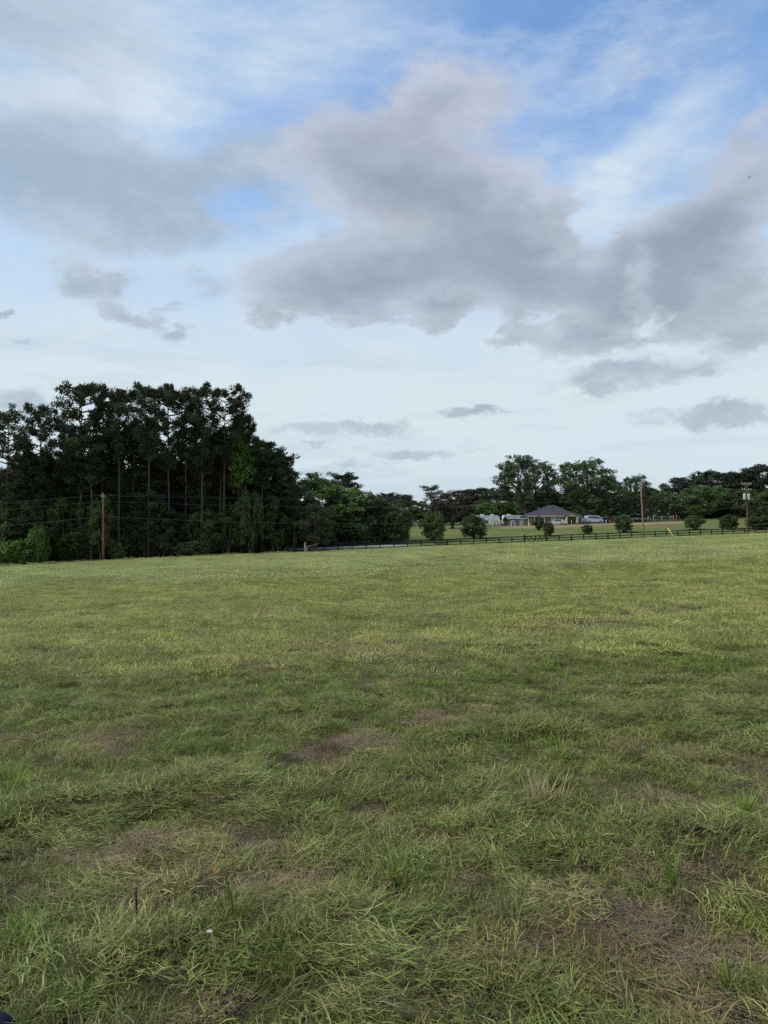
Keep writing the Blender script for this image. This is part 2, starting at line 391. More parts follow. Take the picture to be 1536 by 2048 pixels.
# ------------------------------------------------------------------ mesh helpers
class MB:
    def __init__(s): s.v = []; s.f = []; s.m = []
    def add(s, vs, fs, mi=0):
        o = len(s.v); s.v += [tuple(p) for p in vs]; s.f += [tuple(i + o for i in f) for f in fs]; s.m += [mi] * len(fs); return s
    def box(s, x0, x1, y0, y1, z0, z1, mi=0):
        return s.add([(x0, y0, z0), (x1, y0, z0), (x1, y1, z0), (x0, y1, z0), (x0, y0, z1), (x1, y0, z1), (x1, y1, z1), (x0, y1, z1)],
                     [(0, 3, 2, 1), (4, 5, 6, 7), (0, 1, 5, 4), (1, 2, 6, 5), (2, 3, 7, 6), (3, 0, 4, 7)], mi)
    def tube(s, pts, rad, n=8, cap=True, mi=0):
        pts = [Vector(p) for p in pts]
        if not isinstance(rad, (list, tuple)): rad = [rad] * len(pts)
        vs, fs = [], []
        ref = Vector((0, 0, 1))
        for i, p in enumerate(pts):
            t = (pts[min(i + 1, len(pts) - 1)] - pts[max(i - 1, 0)]).normalized()
            r = ref if abs(t.dot(ref)) < .95 else Vector((1, 0, 0))
            a = t.cross(r).normalized(); b = t.cross(a)
            for k in range(n):
                w = 2 * math.pi * k / n
                vs.append(p + (a * math.cos(w) + b * math.sin(w)) * rad[i])
        for i in range(len(pts) - 1):
            for k in range(n):
                k2 = (k + 1) % n
                fs.append((i * n + k, i * n + k2, (i + 1) * n + k2, (i + 1) * n + k))
        if cap: fs.append(tuple(range(n))[::-1]); fs.append(tuple((len(pts) - 1) * n + k for k in range(n)))
        return s.add(vs, fs, mi)
    def prism(s, prof, y0, y1, mi=0):
        """profile in x-z pulled along y"""
        n = len(prof)
        vs = [(x, y0, z) for x, z in prof] + [(x, y1, z) for x, z in prof]
        fs = [tuple(range(n)), tuple(range(2 * n - 1, n - 1, -1))] + [(i, i + n, (i + 1) % n + n, (i + 1) % n) for i in range(n)]
        return s.add(vs, fs, mi)
    def mesh(s, name, mats, smooth_=False):
        me = bpy.data.meshes.new(name); me.from_pydata(s.v, [], s.f)
        for m in (mats if isinstance(mats, list) else [mats]): me.materials.append(m)
        if any(s.m): me.polygons.foreach_set('material_index', s.m)
        if smooth_: me.polygons.foreach_set('use_smooth', [True] * len(s.f))
        me.update(); return me

def link(name, me, parent=None, loc=None):
    o = bpy.data.objects.new(name, me); COL.objects.link(o)
    if parent is not None: o.parent = parent
    if loc is not None: o.location = loc
    return o
def tag(o, label=None, cat=None, group=None, kind=None):
    for k, v in (('label', label), ('category', cat), ('group', group), ('kind', kind)):
        if v: o[k] = v
    return o
def empty(name, loc, label, cat, group=None, rz=0.0):
    o = bpy.data.objects.new(name, None); COL.objects.link(o); o.location = loc; o.rotation_euler = (0, 0, rz)
    o.empty_display_size = .3
    return tag(o, label, cat, group)

def np_mesh(name, verts, faces_n, idx, material, attrs=None, smooth_=False):
    """bulk mesh: verts (N,3), faces_n = verts per face (array), idx flat loop indices"""
    me = bpy.data.meshes.new(name)
    me.vertices.add(len(verts)); me.vertices.foreach_set('co', np.asarray(verts, np.float32).ravel())
    me.loops.add(len(idx)); me.loops.foreach_set('vertex_index', np.asarray(idx, np.int32))
    st = np.concatenate([[0], np.cumsum(faces_n)[:-1]]).astype(np.int32)
    me.polygons.add(len(faces_n)); me.polygons.foreach_set('loop_start', st)
    try: me.polygons.foreach_set('loop_total', np.asarray(faces_n, np.int32))
    except Exception: pass
    me.materials.append(material)
    for k, v in (attrs or {}).items():
        a = me.attributes.new(k, 'FLOAT', 'POINT'); a.data.foreach_set('value', np.asarray(v, np.float32))
    if smooth_: me.polygons.foreach_set('use_smooth', [True] * len(faces_n))
    me.update(calc_edges=True); return me

# ------------------------------------------------------------------ ground sheet
def spaced(lo, hi, fine, n_growth):
    out = [0.0]
    d = fine
    while out[-1] < hi:
        out.append(out[-1] + d)
        if out[-1] > n_growth: d *= 1.045
    neg = [0.0]; d = fine
    while neg[-1] > lo:
        neg.append(neg[-1] - d)
        if neg[-1] < -n_growth: d *= 1.045
    return np.array(sorted(set(neg[1:] + out)))

DIRT = []   # (x, y, rx, ry, amount) filled below
def build_ground():
    gx = spaced(-1800, 1800, .10, 4.5); gy = spaced(-900, 2400, .10, 9.0)
    gy = np.array(sorted(set(np.round(np.concatenate([gy, np.arange(125, 260, 2.0)]), 3))))
    xx, yy = np.meshgrid(gx, gy)
    zz = h(xx, yy)
    nx, ny = len(gx), len(gy)
    v = np.stack([xx.ravel(), yy.ravel(), zz.ravel()], 1)
    i = (np.arange(ny - 1)[:, None] * nx + np.arange(nx - 1)[None]).ravel()
    idx = np.stack([i, i + 1, i + nx + 1, i + nx], 1).ravel()
    me = np_mesh('ground', v, np.full(len(i), 4), idx, M['ground'], smooth_=True)
    x, y = v[:, 0], v[:, 1]; s = s_of(x, y)
    lawn = smooth(3, 6, s)
    dirt = np.zeros_like(x)
    for (cx, cy, rx, ry, a) in DIRT:
        dirt = np.maximum(dirt, a * (1 - smooth(.6, 1.15, np.hypot((x - cx) / rx, (y - cy) / ry))))
    wood = smooth(-1.5, .8, s + (fbm(x * .3, y * .3, 9, 3) - .5) * 2) * (1 - smooth(-16, -9, x))
    ca = me.color_attributes.new('zone', 'FLOAT_COLOR', 'POINT')
    ca.data.foreach_set('color', np.stack([lawn, dirt, wood, np.ones_like(x)], 1).astype(np.float32).ravel())
    tag(link('ground', me), kind='structure')

for (px, dep, rx, ry, a) in [(1070, 184, 17, 6.5, 1.0), (1230, 189, 17, 5.5, .85), (1320, 191, 12, 5, .9), (1265, 186, 8, 1.8, 1.0), (880, 176, 9, 2.2, .35), (1130, 186, 9, 5, .6)]:
    X, Y, Z = place(px, depth=dep); DIRT.append((X, Y, rx, ry, a))
build_ground()

def build_road():
    """gravel lane running behind the board fence"""
    mb = MB(); vs = []; fs = []
    xs = np.arange(-80, 9, 1.0); ss = np.array([6.6, 8.0, 9.4, 10.8, 12.0])
    for x in xs:
        for s in ss:
            s = 7.0 + (s - 7.0) * (1 - .93 * float(smooth(-6, 8, x)))
            y = EDGE0 + EDGEK * x + s
            vs.append((x, y, hz(x, y) + .03 + (.03 if 7.2 < s < 11.5 else 0)))
    n = len(ss)
    for i in range(len(xs) - 1):
        for k in range(n - 1): fs.append((i * n + k, (i + 1) * n + k, (i + 1) * n + k + 1, i * n + k + 1))
    mb.add(vs, fs); tag(link('road', mb.mesh('road', M['road'], True)), kind='structure')
build_road()

# ------------------------------------------------------------------ trees
def cards(rng, pos, axis, length, width, tint):
    """one rhombus leaf card per row"""
    n = len(pos)
    axis = axis / np.maximum(np.linalg.norm(axis, axis=1, keepdims=True), 1e-6)
    r = rng.normal(size=(n, 3)); b = np.cross(axis, r); b /= np.maximum(np.linalg.norm(b, axis=1, keepdims=True), 1e-6)
    l = length[:, None] * .5; w = width[:, None] * .5
    bend = np.cross(axis, b) * (length[:, None] * rng.uniform(-.15, .15, (n, 1)))
    v = np.stack([pos - axis * l, pos + b * w + bend, pos + axis * l, pos - b * w + bend], 1).reshape(-1, 3)
    return v, np.repeat(tint, 4)

def crown_mesh(name, rng, centers, radii, per, ln, wd, material, squash=.8, spiky=False, droop=0.0):
    centers = np.asarray(centers, float); radii = np.asarray(radii, float)
    nc = len(centers)
    d = rng.normal(size=(nc * per, 3)); d /= np.linalg.norm(d, axis=1, keepdims=True)
    rr = np.repeat(radii, per) * rng.uniform(0.15, 1, nc * per) ** .6
    pos = np.repeat(centers, per, 0) + d * rr[:, None] * np.array([1, 1, squash])
    if spiky: ax = d * np.array([1, 1, .8]) + rng.normal(size=d.shape) * .35 + np.array([0, 0, .25])
    else: ax = rng.normal(size=d.shape) + np.array([0, 0, -droop])
    tint = np.clip(np.repeat(rng.uniform(.1, .8, nc), per) + rng.normal(0, .16, nc * per), 0, 1)
    v, t = cards(rng, pos, ax, ln * rng.uniform(.6, 1.3, nc * per), wd * rng.uniform(.6, 1.3, nc * per), tint)
    n = len(v) // 4
    return np_mesh(name, v, np.full(n, 4), np.arange(n * 4), material, {'tint': t})

def limb(mb, a, b, r0, r1, rng, sag=0.0, n=4, sides=5):
    a, b = np.asarray(a, float), np.asarray(b, float)
    L = np.linalg.norm(b - a); pts = []
    for k in range(n + 1):
        t = k / n; p = a + (b - a) * t
        p = p + np.array([0, 0, math.sin(t * math.pi) * sag * L]) + (rng.normal(0, .025 * L, 3) if 0 < k < n else 0)
        pts.append(tuple(p))
    mb.tube(pts, [r0 + (r1 - r0) * k / n for k in range(n + 1)], sides)
    return pts

class Kind:
    def __init__(s, name, H, W, trunk, crown): s.name, s.H, s.W, s.trunk, s.crown = name, H, W, trunk, crown

def pine(seed, H=26.0, cb=.5, L=4.2, nb=34, lean=0.0, per=60, side=None, top=True, r0=.28):
    rng = np.random.default_rng(seed); mb = MB()
    tp = []
    for k in range(9):
        t = k / 8; tp.append((lean * H * t * t + rng.normal(0, .12) * t, rng.normal(0, .12) * t, H * t * .985))
    mb.tube(tp, [r0 * (1.25 if k == 0 else 1) * (1 - .86 * k / 8) for k in range(9)], 8)
    tpa = np.array(tp)
    def at(z): return np.array([np.interp(z, tpa[:, 2], tpa[:, 0]), np.interp(z, tpa[:, 2], tpa[:, 1]), z])
    cs, rs = [], []; ang = rng.uniform(0, 6.28)
    for k in range(nb):
        t = (k + rng.uniform(0, 1)) / nb
        z = H * (cb + (1 - cb) * t * .97)
        prof = (math.sin(min(1, t * 1.25 + .22) * math.pi * .5) if t < .62 else math.sqrt(max(0, 1 - ((t - .62) / .42) ** 2)))
        ln = L * max(.16, prof) * rng.uniform(.5, 1.12)
        ang += 2.4 + rng.normal(0, .4)
        if side is not None and rng.uniform() < .45: ang = side + rng.normal(0, .5)
        up = rng.uniform(.05, .4) + .35 * t
        base = at(z); tip = base + np.array([math.cos(ang) * ln, math.sin(ang) * ln, ln * up])
        limb(mb, base, tip, .07 + .012 * ln, .02, rng, -.05, 3, 4)
        for f in (.42, .62, .82, 1.0):
            if f < .5 and rng.uniform() < .45: continue
            if ln < 1.3 and f < .8: continue
            c = base + (tip - base) * f + rng.normal(0, .22 * (.4 + ln * .14), 3) + np.array([0, 0, .15])
            cs.append(c); rs.append(rng.uniform(.55, 1.05))
    for k in range(5 if top else 2):
        cs.append(at(H * .985) + rng.normal(0, .35, 3)); rs.append(rng.uniform(.5, .8))
    for k in range(7):   # dead stubs under the crown
        z = H * rng.uniform(cb * .5, cb); a = rng.uniform(0, 6.28); l = rng.uniform(.5, 2.0)
        b = at(z); limb(mb, b, b + np.array([math.cos(a) * l, math.sin(a) * l, l * .2]), .045, .012, rng, 0, 2, 4)
    return Kind('pine_tree', H, L * 2, mb.mesh('pine_trunk', M['bark_pine'], True),
                crown_mesh('pine_crown', rng, cs, rs, per, .62, .17, M['pine'], .75, True))

def broad(seed, H, W, base, leafm, lobes=16, cl=20, per=18, leaf=.42, lobe_r=.36, gap=0.0, barkm=None, r0=.3, kind='broadleaf_tree', full=.55, flat=1.0, stems=1, vase=0.0, clr=.62, droop=.2, depth=1.0):
    """a broad-leaved tree: trunk forking into limbs, each limb carrying a lobe of leaf clumps"""
    rng = np.random.default_rng(seed); mb = MB()
    cz, rz = (H + base) / 2, (H - base) / 2; rx = W / 2
    cs, rs = [], []
    fork = max(.3, base * .9 + .12 * (H - base))
    if stems == 1:
        mb.tube([(0, 0, -.3), (0, 0, .1), (rng.normal(0, .08), rng.normal(0, .08), fork * .55), (rng.normal(0, .12), rng.normal(0, .12), fork), (rng.normal(0, .25), rng.normal(0, .25), cz + rz * .3)],
                [r0 * 1.45, r0 * 1.15, r0 * .92, r0 * .82, r0 * .25], 9)
    for k in range(lobes):
        zt = -1 + 2 * (k + rng.uniform(0, 1)) / lobes; a = k * 2.4 + rng.normal(0, .35)
        rad = math.sqrt(max(.02, 1 - zt * zt * (.92 if zt > 0 else full))) * rng.uniform(.45, .82)
        if vase: rad *= (1 - vase * .75 * max(0, -zt))
        c = np.array([math.cos(a) * rad * rx, math.sin(a) * rad * rx * depth, cz + zt * rz * .74 * flat])
        lr = lobe_r * rx * rng.uniform(.7, 1.2)
        st = np.array([0, 0, fork * rng.uniform(.75, 1.0)]) if stems == 1 else np.array([rng.normal(0, .1) * rx * .3, rng.normal(0, .1) * rx * .3, -.1])
        limb(mb, st, c, r0 * (.42 if stems == 1 else .5), r0 * .09, rng, .05, 4, 5)
        for j in range(3):
            d = rng.normal(size=3); d /= np.linalg.norm(d)
            limb(mb, st + (c - st) * .7, c + d * lr * .8, r0 * .13, r0 * .04, rng, .05, 2, 4)
        for j in range(cl):
            d = rng.normal(size=3); d /= np.linalg.norm(d); d[2] = abs(d[2]) if rng.uniform() < .55 else d[2]
            if gap and vnoise(d[0] * 2 + k * 3.1, d[1] * 2 + d[2] * 2, seed) < gap: continue
            cs.append(c + d * lr * rng.uniform(.55, 1.05) * np.array([1, 1, .8])); rs.append(clr * rng.uniform(.65, 1.2))
    return Kind(kind, H, W, mb.mesh('tree_trunk', barkm or M['bark'], True),
                crown_mesh('tree_crown', rng, cs, rs, per, leaf, leaf * .6, leafm, .8, False, droop))

TREES = {
 'pine_a': pine(1, cb=.50), 'pine_b': pine(2, cb=.58, L=3.6, nb=30), 'pine_c': pine(3, cb=.42, L=5.0, nb=42), 'pine_d': pine(4, cb=.62, L=3.0, nb=24),
 'pine_e': pine(5, cb=.52, L=4.6, nb=36, lean=.02), 'pine_right': pine(6, cb=.55, L=5.2, nb=36, side=0.0, lean=.01), 'pine_thin': pine(7, cb=.5, L=2.4, nb=20, per=30, r0=.2),
 'pine_sparse': pine(8, H=16, cb=.66, L=2.6, nb=12, per=34, r0=.22), 'pine_low': pine(9, H=17, cb=.2, L=3.6, nb=44), 'pine_low2': pine(10, H=16, cb=.12, L=3.2, nb=46),
 'dark_a': broad(21, 14, 8.5, .8, M['dark'], 18, 22, 20), 'dark_b': broad(22, 12, 7, .4, M['dark'], 16, 22, 20), 'dark_c': broad(23, 9, 6, .1, M['dark'], 15, 20, 20, .38),
 'mid_a': broad(24, 12, 8, .6, M['mid'], 18, 22, 20), 'mid_b': broad(25, 13, 10, .4, M['mid'], 20, 24, 20), 'mid_c': broad(26, 9, 7, .2, M['mid'], 16, 20, 20, .36),
 'bright_top': broad(50, 14, 8, 7.5, M['bright'], 16, 20, 18), 'bright_a': broad(27, 12, 8, 1.0, M['bright'], 18, 20, 18), 'bright_b': broad(28, 10, 7, .5, M['bright'], 16, 20, 18),
 'olive_a': broad(29, 10, 7, .4, M['olive'], 16, 20, 18, .34),
 'oak_a': broad(31, 19, 17, 3.4, M['oak'], 36, 26, 22, .46, .27, .32, r0=.55, kind='oak_tree', clr=.8), 'oak_b': broad(32, 19, 15.5, 3.2, M['dark'], 34, 26, 22, .46, .28, .32, r0=.55, kind='oak_tree', clr=.8),
 'dome_a': broad(33, 17, 15, 8.5, M['pine_far'], 24, 24, 20, .55, .28, flat=.9, r0=.35, kind='pine_tree', barkm=M['bark_pine'], clr=.85), 'dome_b': broad(34, 18, 13, 9.5, M['pine_far'], 20, 24, 20, .55, .30, .2, r0=.35, kind='pine_tree', barkm=M['bark_pine'], clr=.85),
 'cedar': broad(35, 11, 8.5, .9, M['cedar'], 24, 22, 22, .36, .30, kind='cedar_tree', r0=.3, flat=1.05), 'magnolia': broad(36, 15, 13, .5, M['magnolia'], 26, 24, 20, .42, .28, .25, kind='magnolia_tree', clr=.7),
 'shrub_a': broad(41, 5.6, 5.6, .0, M['mid'], 26, 20, 24, .26, .32, kind='shrub', stems=5, full=.15, vase=.1, r0=.09, clr=.42), 'shrub_b': broad(42, 5.2, 5.4, .0, M['dark'], 26, 20, 24, .25, .32, kind='shrub', stems=5, full=.4, vase=.1, r0=.09, clr=.42),
 'shrub_c': broad(43, 3.2, 2.8, .1, M['olive'], 20, 16, 22, .2, .34, kind='shrub', stems=5, vase=.9, r0=.06, clr=.3), 'shrub_d': broad(44, 3.4, 3.8, .0, M['dark'], 20, 16, 22, .2, .34, kind='shrub', stems=6, vase=.6, r0=.05, clr=.34),
 'bush_bright': broad(45, 4.0, 6.0, .05, M['bright'], 18, 18, 20, .3, .32, kind='bush', stems=5, r0=.07, clr=.45), 'bush_mid': broad(46, 2.6, 4.2, .02, M['mid'], 14, 16, 20, .24, .34, kind='bush', stems=4, r0=.05, clr=.38),
 'bush_dark': broad(47, 3.0, 4.4, .02, M['dark'], 14, 16, 20, .28, .34, kind='bush', stems=4, r0=.05, clr=.42), 'bush_white': broad(48, 1.7, 5.0, .05, M['white_bloom'], 14, 12, 12, .2, .34, kind='bush', stems=4, r0=.04, clr=.3, flat=.9),
}
RNG = random.Random(7)
def tree(kind, px, s=None, depth=None, top=None, w=None, label='', cat='tree', group=None, name=None, lean=0.0, rz=None):
    """stand a tree where the photo shows it; top = picture row of its tip, w = crown width in picture pixels"""
    k = TREES[kind]; X, Y, Z = place(px, s, depth)
    sz = (zat(top, Y) - Z) / k.H if top is not None else RNG.uniform(.9, 1.15)
    sx = (w * Y / FPX) / k.W if w else sz * RNG.uniform(.9, 1.1)
    r = empty(name or k.name, (X, Y, Z - .08), label, cat, group, RNG.uniform(0, 6.28) if rz is None else rz)
    sx *= 1.12; r.scale = (sx, sx, sz)
    if lean: r.rotation_euler.y = lean
    t = link('trunk' if cat == 'tree' else 'stems', k.trunk, r); c = link('crown' if cat == 'tree' else 'foliage', k.crown, r)
    return r

ORD = 'first second third fourth fifth sixth seventh eighth ninth tenth eleventh twelfth thirteenth fourteenth fifteenth sixteenth seventeenth eighteenth nineteenth twentieth'.split()
def nth(i):
    if i < 20: return ORD[i]
    t = ('twenty', 'thirty', 'forty', 'fifty')[(i + 1) // 10 - 2]; u = (i + 1) % 10
    return t + '-' + ORD[u - 1] if u else {'twenty': 'twentieth', 'thirty': 'thirtieth', 'forty': 'fortieth', 'fifty': 'fiftieth'}[t]
# --- the tall pine grove on the left: the pines whose crowns show on the skyline
GP = 'tall pines of the grove'
for kind, px, s, top, w, lab in [
    ('pine_c', 14, 5, 832, 92, 'dark rounded pine cut by the left picture edge, first of the grove skyline'),
    ('pine_a', 80, 6, 820, 84, 'lower pine standing apart on the skyline just left of the tall block'),
    ('pine_c', 160, 5, 780, 118, 'broad pine forming the left shoulder of the tall block'),
    ('pine_a', 204, 8, 782, 74, 'round headed pine directly above the reddish utility pole'),
    ('pine_b', 238, 4, 786, 62, 'narrow crowned pine just right of the pole with open sky in its crown'),
    ('pine_thin', 266, 6, 779, 44, 'thinnest wispy pine of the tall block, pale sky through its crown'),
    ('pine_b', 297, 3, 779, 72, 'pine with a long bare stem between wispy and dense crowns'),
    ('pine_e', 338, 5, 782, 82, 'dense heavy crowned pine in the middle of the tall block'),
    ('pine_d', 372, 7, 789, 54, 'small headed pine squeezed behind the dense middle crown'),
    ('pine_a', 404, 3, 782, 74, 'pine with a pointed airy top, second from the right end of the tall block'),
    ('pine_right', 447, 4, 785, 98, 'rightmost tall pine, its limbs reaching out to the right over open sky'),
    ('pine_d', 493, 6, 836, 54, 'shorter ragged pine tucked under the outreaching limbs of the rightmost tall pine'),
    ('pine_b', 524, 5, 884, 70, 'shorter pine right of the tall block beside the bright green crown'),
    ('pine_low', 562, 7, 914, 76, 'dark sloping pine at the right shoulder of the grove'),
    ('pine_thin', 589, 3, 942, 40, 'slender pine with a bare grey stem beside the bleached dead trunk')]:
    tree(kind, px, s, top=top, w=w, label=lab, group=GP, rz=0.0 if kind == 'pine_right' else None)
# --- pine stems of the grove edge that nothing tells apart, and the trees behind
for i, (px, s, kind) in enumerate(sorted([(45, 9, 'pine_b'), (112, 10, 'pine_d'), (140, 12, 'pine_a'), (183, 3, 'pine_d'), (222, 10, 'pine_d'), (256, 9, 'pine_d'), (281, 11, 'pine_b'), (316, 9, 'pine_d'), (345, 11, 'pine_b'),
                    (390, 9, 'pine_d'), (425, 10, 'pine_b'), (441, 6, 'pine_d'), (478, 9, 'pine_d'), (497, 12, 'pine_b'), (510, 8, 'pine_d'), (60, 16, 'pine_e'), (130, 18, 'pine_a'), (210, 17, 'pine_e'), (290, 18, 'pine_a'), (360, 17, 'pine_e'), (430, 17, 'pine_a')])):
    tp = RNG.uniform(835, 905) if px > 115 and px < 490 else RNG.uniform(880, 930)
    tree(kind, px, s, top=tp, w=RNG.uniform(44, 66), label=nth(i) + ' bare stemmed pine from the left standing inside the grove, behind the skyline pines', group='inner pines of the grove')
for i in range(46):
    px = -60 + i * 14.2 + RNG.uniform(-5, 5)
    tree(RNG.choice(['pine_low', 'pine_low2', 'dark_a', 'dark_b', 'pine_low2', 'dark_a']), px, RNG.uniform(7, 16) + (i % 3) * 7, top=RNG.uniform(905, 965) if px < 560 else RNG.uniform(965, 985), w=RNG.uniform(66, 96),
         label=nth(i) + ' dark understorey tree from the left, filling the shade between the grove pines', group='understorey trees of the grove', name='understorey_tree')
for i in range(40):
    px = -50 + i * 16 + RNG.uniform(-7, 7)
    tree(RNG.choice(['dark_c', 'pine_low2', 'dark_c', 'bush_dark', 'mid_c']), px, RNG.uniform(3.0, 8), top=RNG.uniform(985, 1050), w=RNG.uniform(40, 66),
         label=nth(i) + ' low dark sapling from the left along the foot of the grove', group='saplings at the foot of the grove', name='sapling')
tree('bright_top', 482, 6.5, top=878, w=72, label='bright spring green crown caught between the dark pines', name='broadleaf_tree')
tree('bush_bright', 24, 1.6, top=1076, w=84, label='bright green bush at the left picture edge before the grove', cat='bush')
tree('bush_bright', 76, 2.0, top=1052, w=46, label='yellow green sapling just right of the left edge bush', cat='bush')
tree('bush_mid', 384, 1.0, top=1083, w=58, label='rounded green bush sticking out at the foot of the pine grove', cat='bush')
tree('bush_mid', 236, 2.2, top=1085, w=34, label='small green bush right of the reddish pole', cat='bush')
# --- broadleaved trees tailing off right of the grove
for kind, px, s, top, w, lab, nm in [
    ('mid_a', 628, 18, 940, 104, 'tall rounded tree on the skyline right after the grove', None),
    ('olive_a', 632, 2.5, 1002, 84, 'grey green shaggy tree over the bleached dead trunk', None),
    ('pine_low', 688, 24, 952, 70, 'spiky topped conifer rising behind the green trees', None),
    ('bright_a', 664, 17, 960, 108, 'fresh green tree in front of the spiky conifer', None),
    ('mid_b', 716, 17, 974, 126, 'broad green tree with a light top above the start of the fence', None),
    ('dark_a', 756, 18, 990, 92, 'dark green tree just behind the roadside, left of the small road tree', None),
    ('dark_b', 680, 15.5, 1030, 92, 'dark low tree beside the lane in front of the broad green tree', None),
    ('shrub_b', 797, 14, 1014, 58, 'dark leafy small tree by the lane, left of the two round shrubs', None)]:
    tree(kind, px, s, top=top, w=w, label=lab, name='broadleaf_tree' if kind == 'shrub_b' else nm)
tree('bush_mid', 640, 14.5, top=1058, w=60, label='green bush at the start of the board fence, beyond the lane', cat='bush')
# --- far tree line behind the house
FAR = 'far trees behind the farmyard'
for i in range(30):
    px = 740 + i * 28 + RNG.uniform(-8, 8)
    if 818 < px < 856: continue
    tp = RNG.uniform(994, 1008) if px < 1010 else RNG.uniform(972, 990)
    tree(RNG.choice(['mid_b', 'dark_a', 'mid_a', 'dark_b', 'mid_a']), px, depth=RNG.uniform(232, 262), top=tp, w=RNG.uniform(62, 96), label=nth(i) + ' green tree from the left in the closed far tree line beyond the farmyard', group=FAR)
for kind, px, dep, top, w, lab in [
    ('dome_a', 790, 262, 986, 92, 'dark domed tree left of the gap with the far pasture'),
    ('dome_b', 745, 268, 996, 62, 'dark rounded tree beside the white yard light'),
    ('dome_a', 955, 255, 975, 92, 'dark domed tree on the skyline left of the big oaks'),
    ('dome_b', 1362, 255, 956, 74, 'low dark dome on the skyline between magnolia and the right hand pines'),
    ('dome_a', 1437, 250, 941, 108, 'wide dark pine crown, left one of the two at the right skyline'),
    ('dome_b', 1518, 246, 931, 84, 'highest dark pine dome at the right picture edge'),
    ('dome_b', 1480, 262, 950, 74, 'dark pine crown between the two right skyline domes'),
    ('mid_a', 842, 232, 1000, 54, 'green tree behind the sparse bent pine'),
    ('pine_sparse', 863, 200, 974, 44, 'sparse bent pine with a tufted top beside the brown cedar'),
    ('cedar', 905, 183, 981, 86, 'big brownish dark cedar standing between the two round shrubs'),
    ('bright_b', 962, 214, 1003, 50, 'bright green young tree above the white trailer'),
    ('bright_b', 1003, 218, 1000, 54, 'bright green tree between white trailer and left oak'),
    ('oak_a', 1052, 212, 905, 140, 'huge spreading oak left of and behind the house, olive leaves'),
    ('oak_b', 1175, 205, 912, 122, 'huge round oak right of the house with sky showing through'),
    ('mid_b', 1085, 222, 992, 92, 'green tree filling the gap between the two oaks'),
    ('dark_b', 1116, 214, 985, 58, 'dark tree behind the hip roof between the two oaks'),
    ('dark_a', 1222, 226, 955, 74, 'dark tree at the right foot of the round oak'),
    ('oak_b', 1275, 216, 945, 62, 'thin topped tree rising over the magnolia at the tan pole'),
    ('magnolia', 1290, 204, 985, 96, 'dark glossy magnolia dotted with white blossoms behind the rail posts'),
    ('mid_a', 1340, 214, 985, 74, 'mid green tree right of the magnolia'),
    ('mid_b', 1400, 220, 966, 84, 'light green tree behind the vase shaped shrub'),
    ('bright_a', 1432, 224, 968, 62, 'brighter green crown below the wide pine crown'),
    ('dark_b', 1392, 205, 1008, 40, 'small dark tree rising over the vase shaped shrub'),
    ('dark_a', 1475, 216, 975, 84, 'dark green tree behind the pole with transformers'),
    ('dark_b', 1524, 186, 982, 62, 'tall dark tree at the right picture edge behind the fence'),
    ('shrub_b', 1522, 170, 1030, 62, 'dark low tree at the right edge right behind the fence')]:
    tree(kind, px, depth=dep, top=top, w=w, label=lab, name='broadleaf_tree' if kind == 'shrub_b' else None)
for i, px in enumerate(range(1075, 1545, 24)):
    tree(('bush_dark', 'bush_mid', 'dark_c')[i % 3], px + RNG.uniform(-6, 6), depth=RNG.uniform(222, 232), top=RNG.uniform(1008, 1024), w=RNG.uniform(30, 42), label=nth(i) + ' dark bush from the house along the foot of the far trees', cat='bush', group='bushes at the foot of the far trees', name='bush')
for i, px in enumerate((610, 642, 668, 700, 730, 757, 775)):
    tree(('bush_dark', 'bush_mid', 'dark_c')[i % 3], px, 15.5 + (i % 2) * 3, top=RNG.uniform(1040, 1058), w=RNG.uniform(40, 52), label=nth(i) + ' dark bush from the dead trunk along the far side of the lane', cat='bush', group='bushes along the far side of the lane', name='bush')
for i, px in enumerate((745, 775, 800, 850, 880, 925, 950, 975)):
    tree(('bush_dark', 'dark_c', 'bush_mid')[i % 3], px, depth=250 + (i % 2) * 8, top=RNG.uniform(1018, 1028), w=RNG.uniform(36, 48), label=nth(i) + ' dark bush from the left at the back of the far pasture', cat='bush', group='bushes at the back of the far pasture', name='bush')
# magnolia blossoms
mg = [o for o in COL.objects if o.name.startswith('magnolia_tree')][0]
rg = np.random.default_rng(3)
for i in range(9):
    a, z = rg.uniform(-2.6, -.5), rg.uniform(2.5, 9.0)
    c = np.array([[math.cos(a) * 5.9, math.sin(a) * 5.9, z]])
    me = crown_mesh('blossom', rg, c, [.24], 10, .34, .22, M['white_bloom'], .8, True)
    b = link('blossom', me, mg); 
mg.rotation_euler.z = 0
# shrubs along the lane
for kind, px, s, top, w, lab, ln in [
    ('shrub_a', 866, 17, 1020, 52, 'tall light topped round shrub before the cedar, left of two', 0),
    ('shrub_b', 948, 18, 1028, 50, 'dense dark round shrub in front of the white trailer', 0),
    ('shrub_c', 1094, 16, 1042, 26, 'leaning vase shaped shrub beside the gate posts', -.25),
    ('shrub_c', 1078, 30, 1031, 22, 'thin light sapling in front of the house front wall', 0),
    ('shrub_d', 1174, 20, 1049, 24, 'small dark ball shaped shrub right of the house', 0),
    ('shrub_a', 1247, 20, 1027, 34, 'upright shrub with yellow green top left of the tan pole', 0),
    ('shrub_d', 1389, 20, 1030, 40, 'dark vase shaped shrub right of the yellow guy marker', 0),
    ('shrub_b', 1456, 17, 1028, 36, 'round green shrub left of the pole with transformers', 0)]:
    tree(kind, px, s, top=top, w=w, label=lab, cat='shrub', lean=ln, name='shrub')

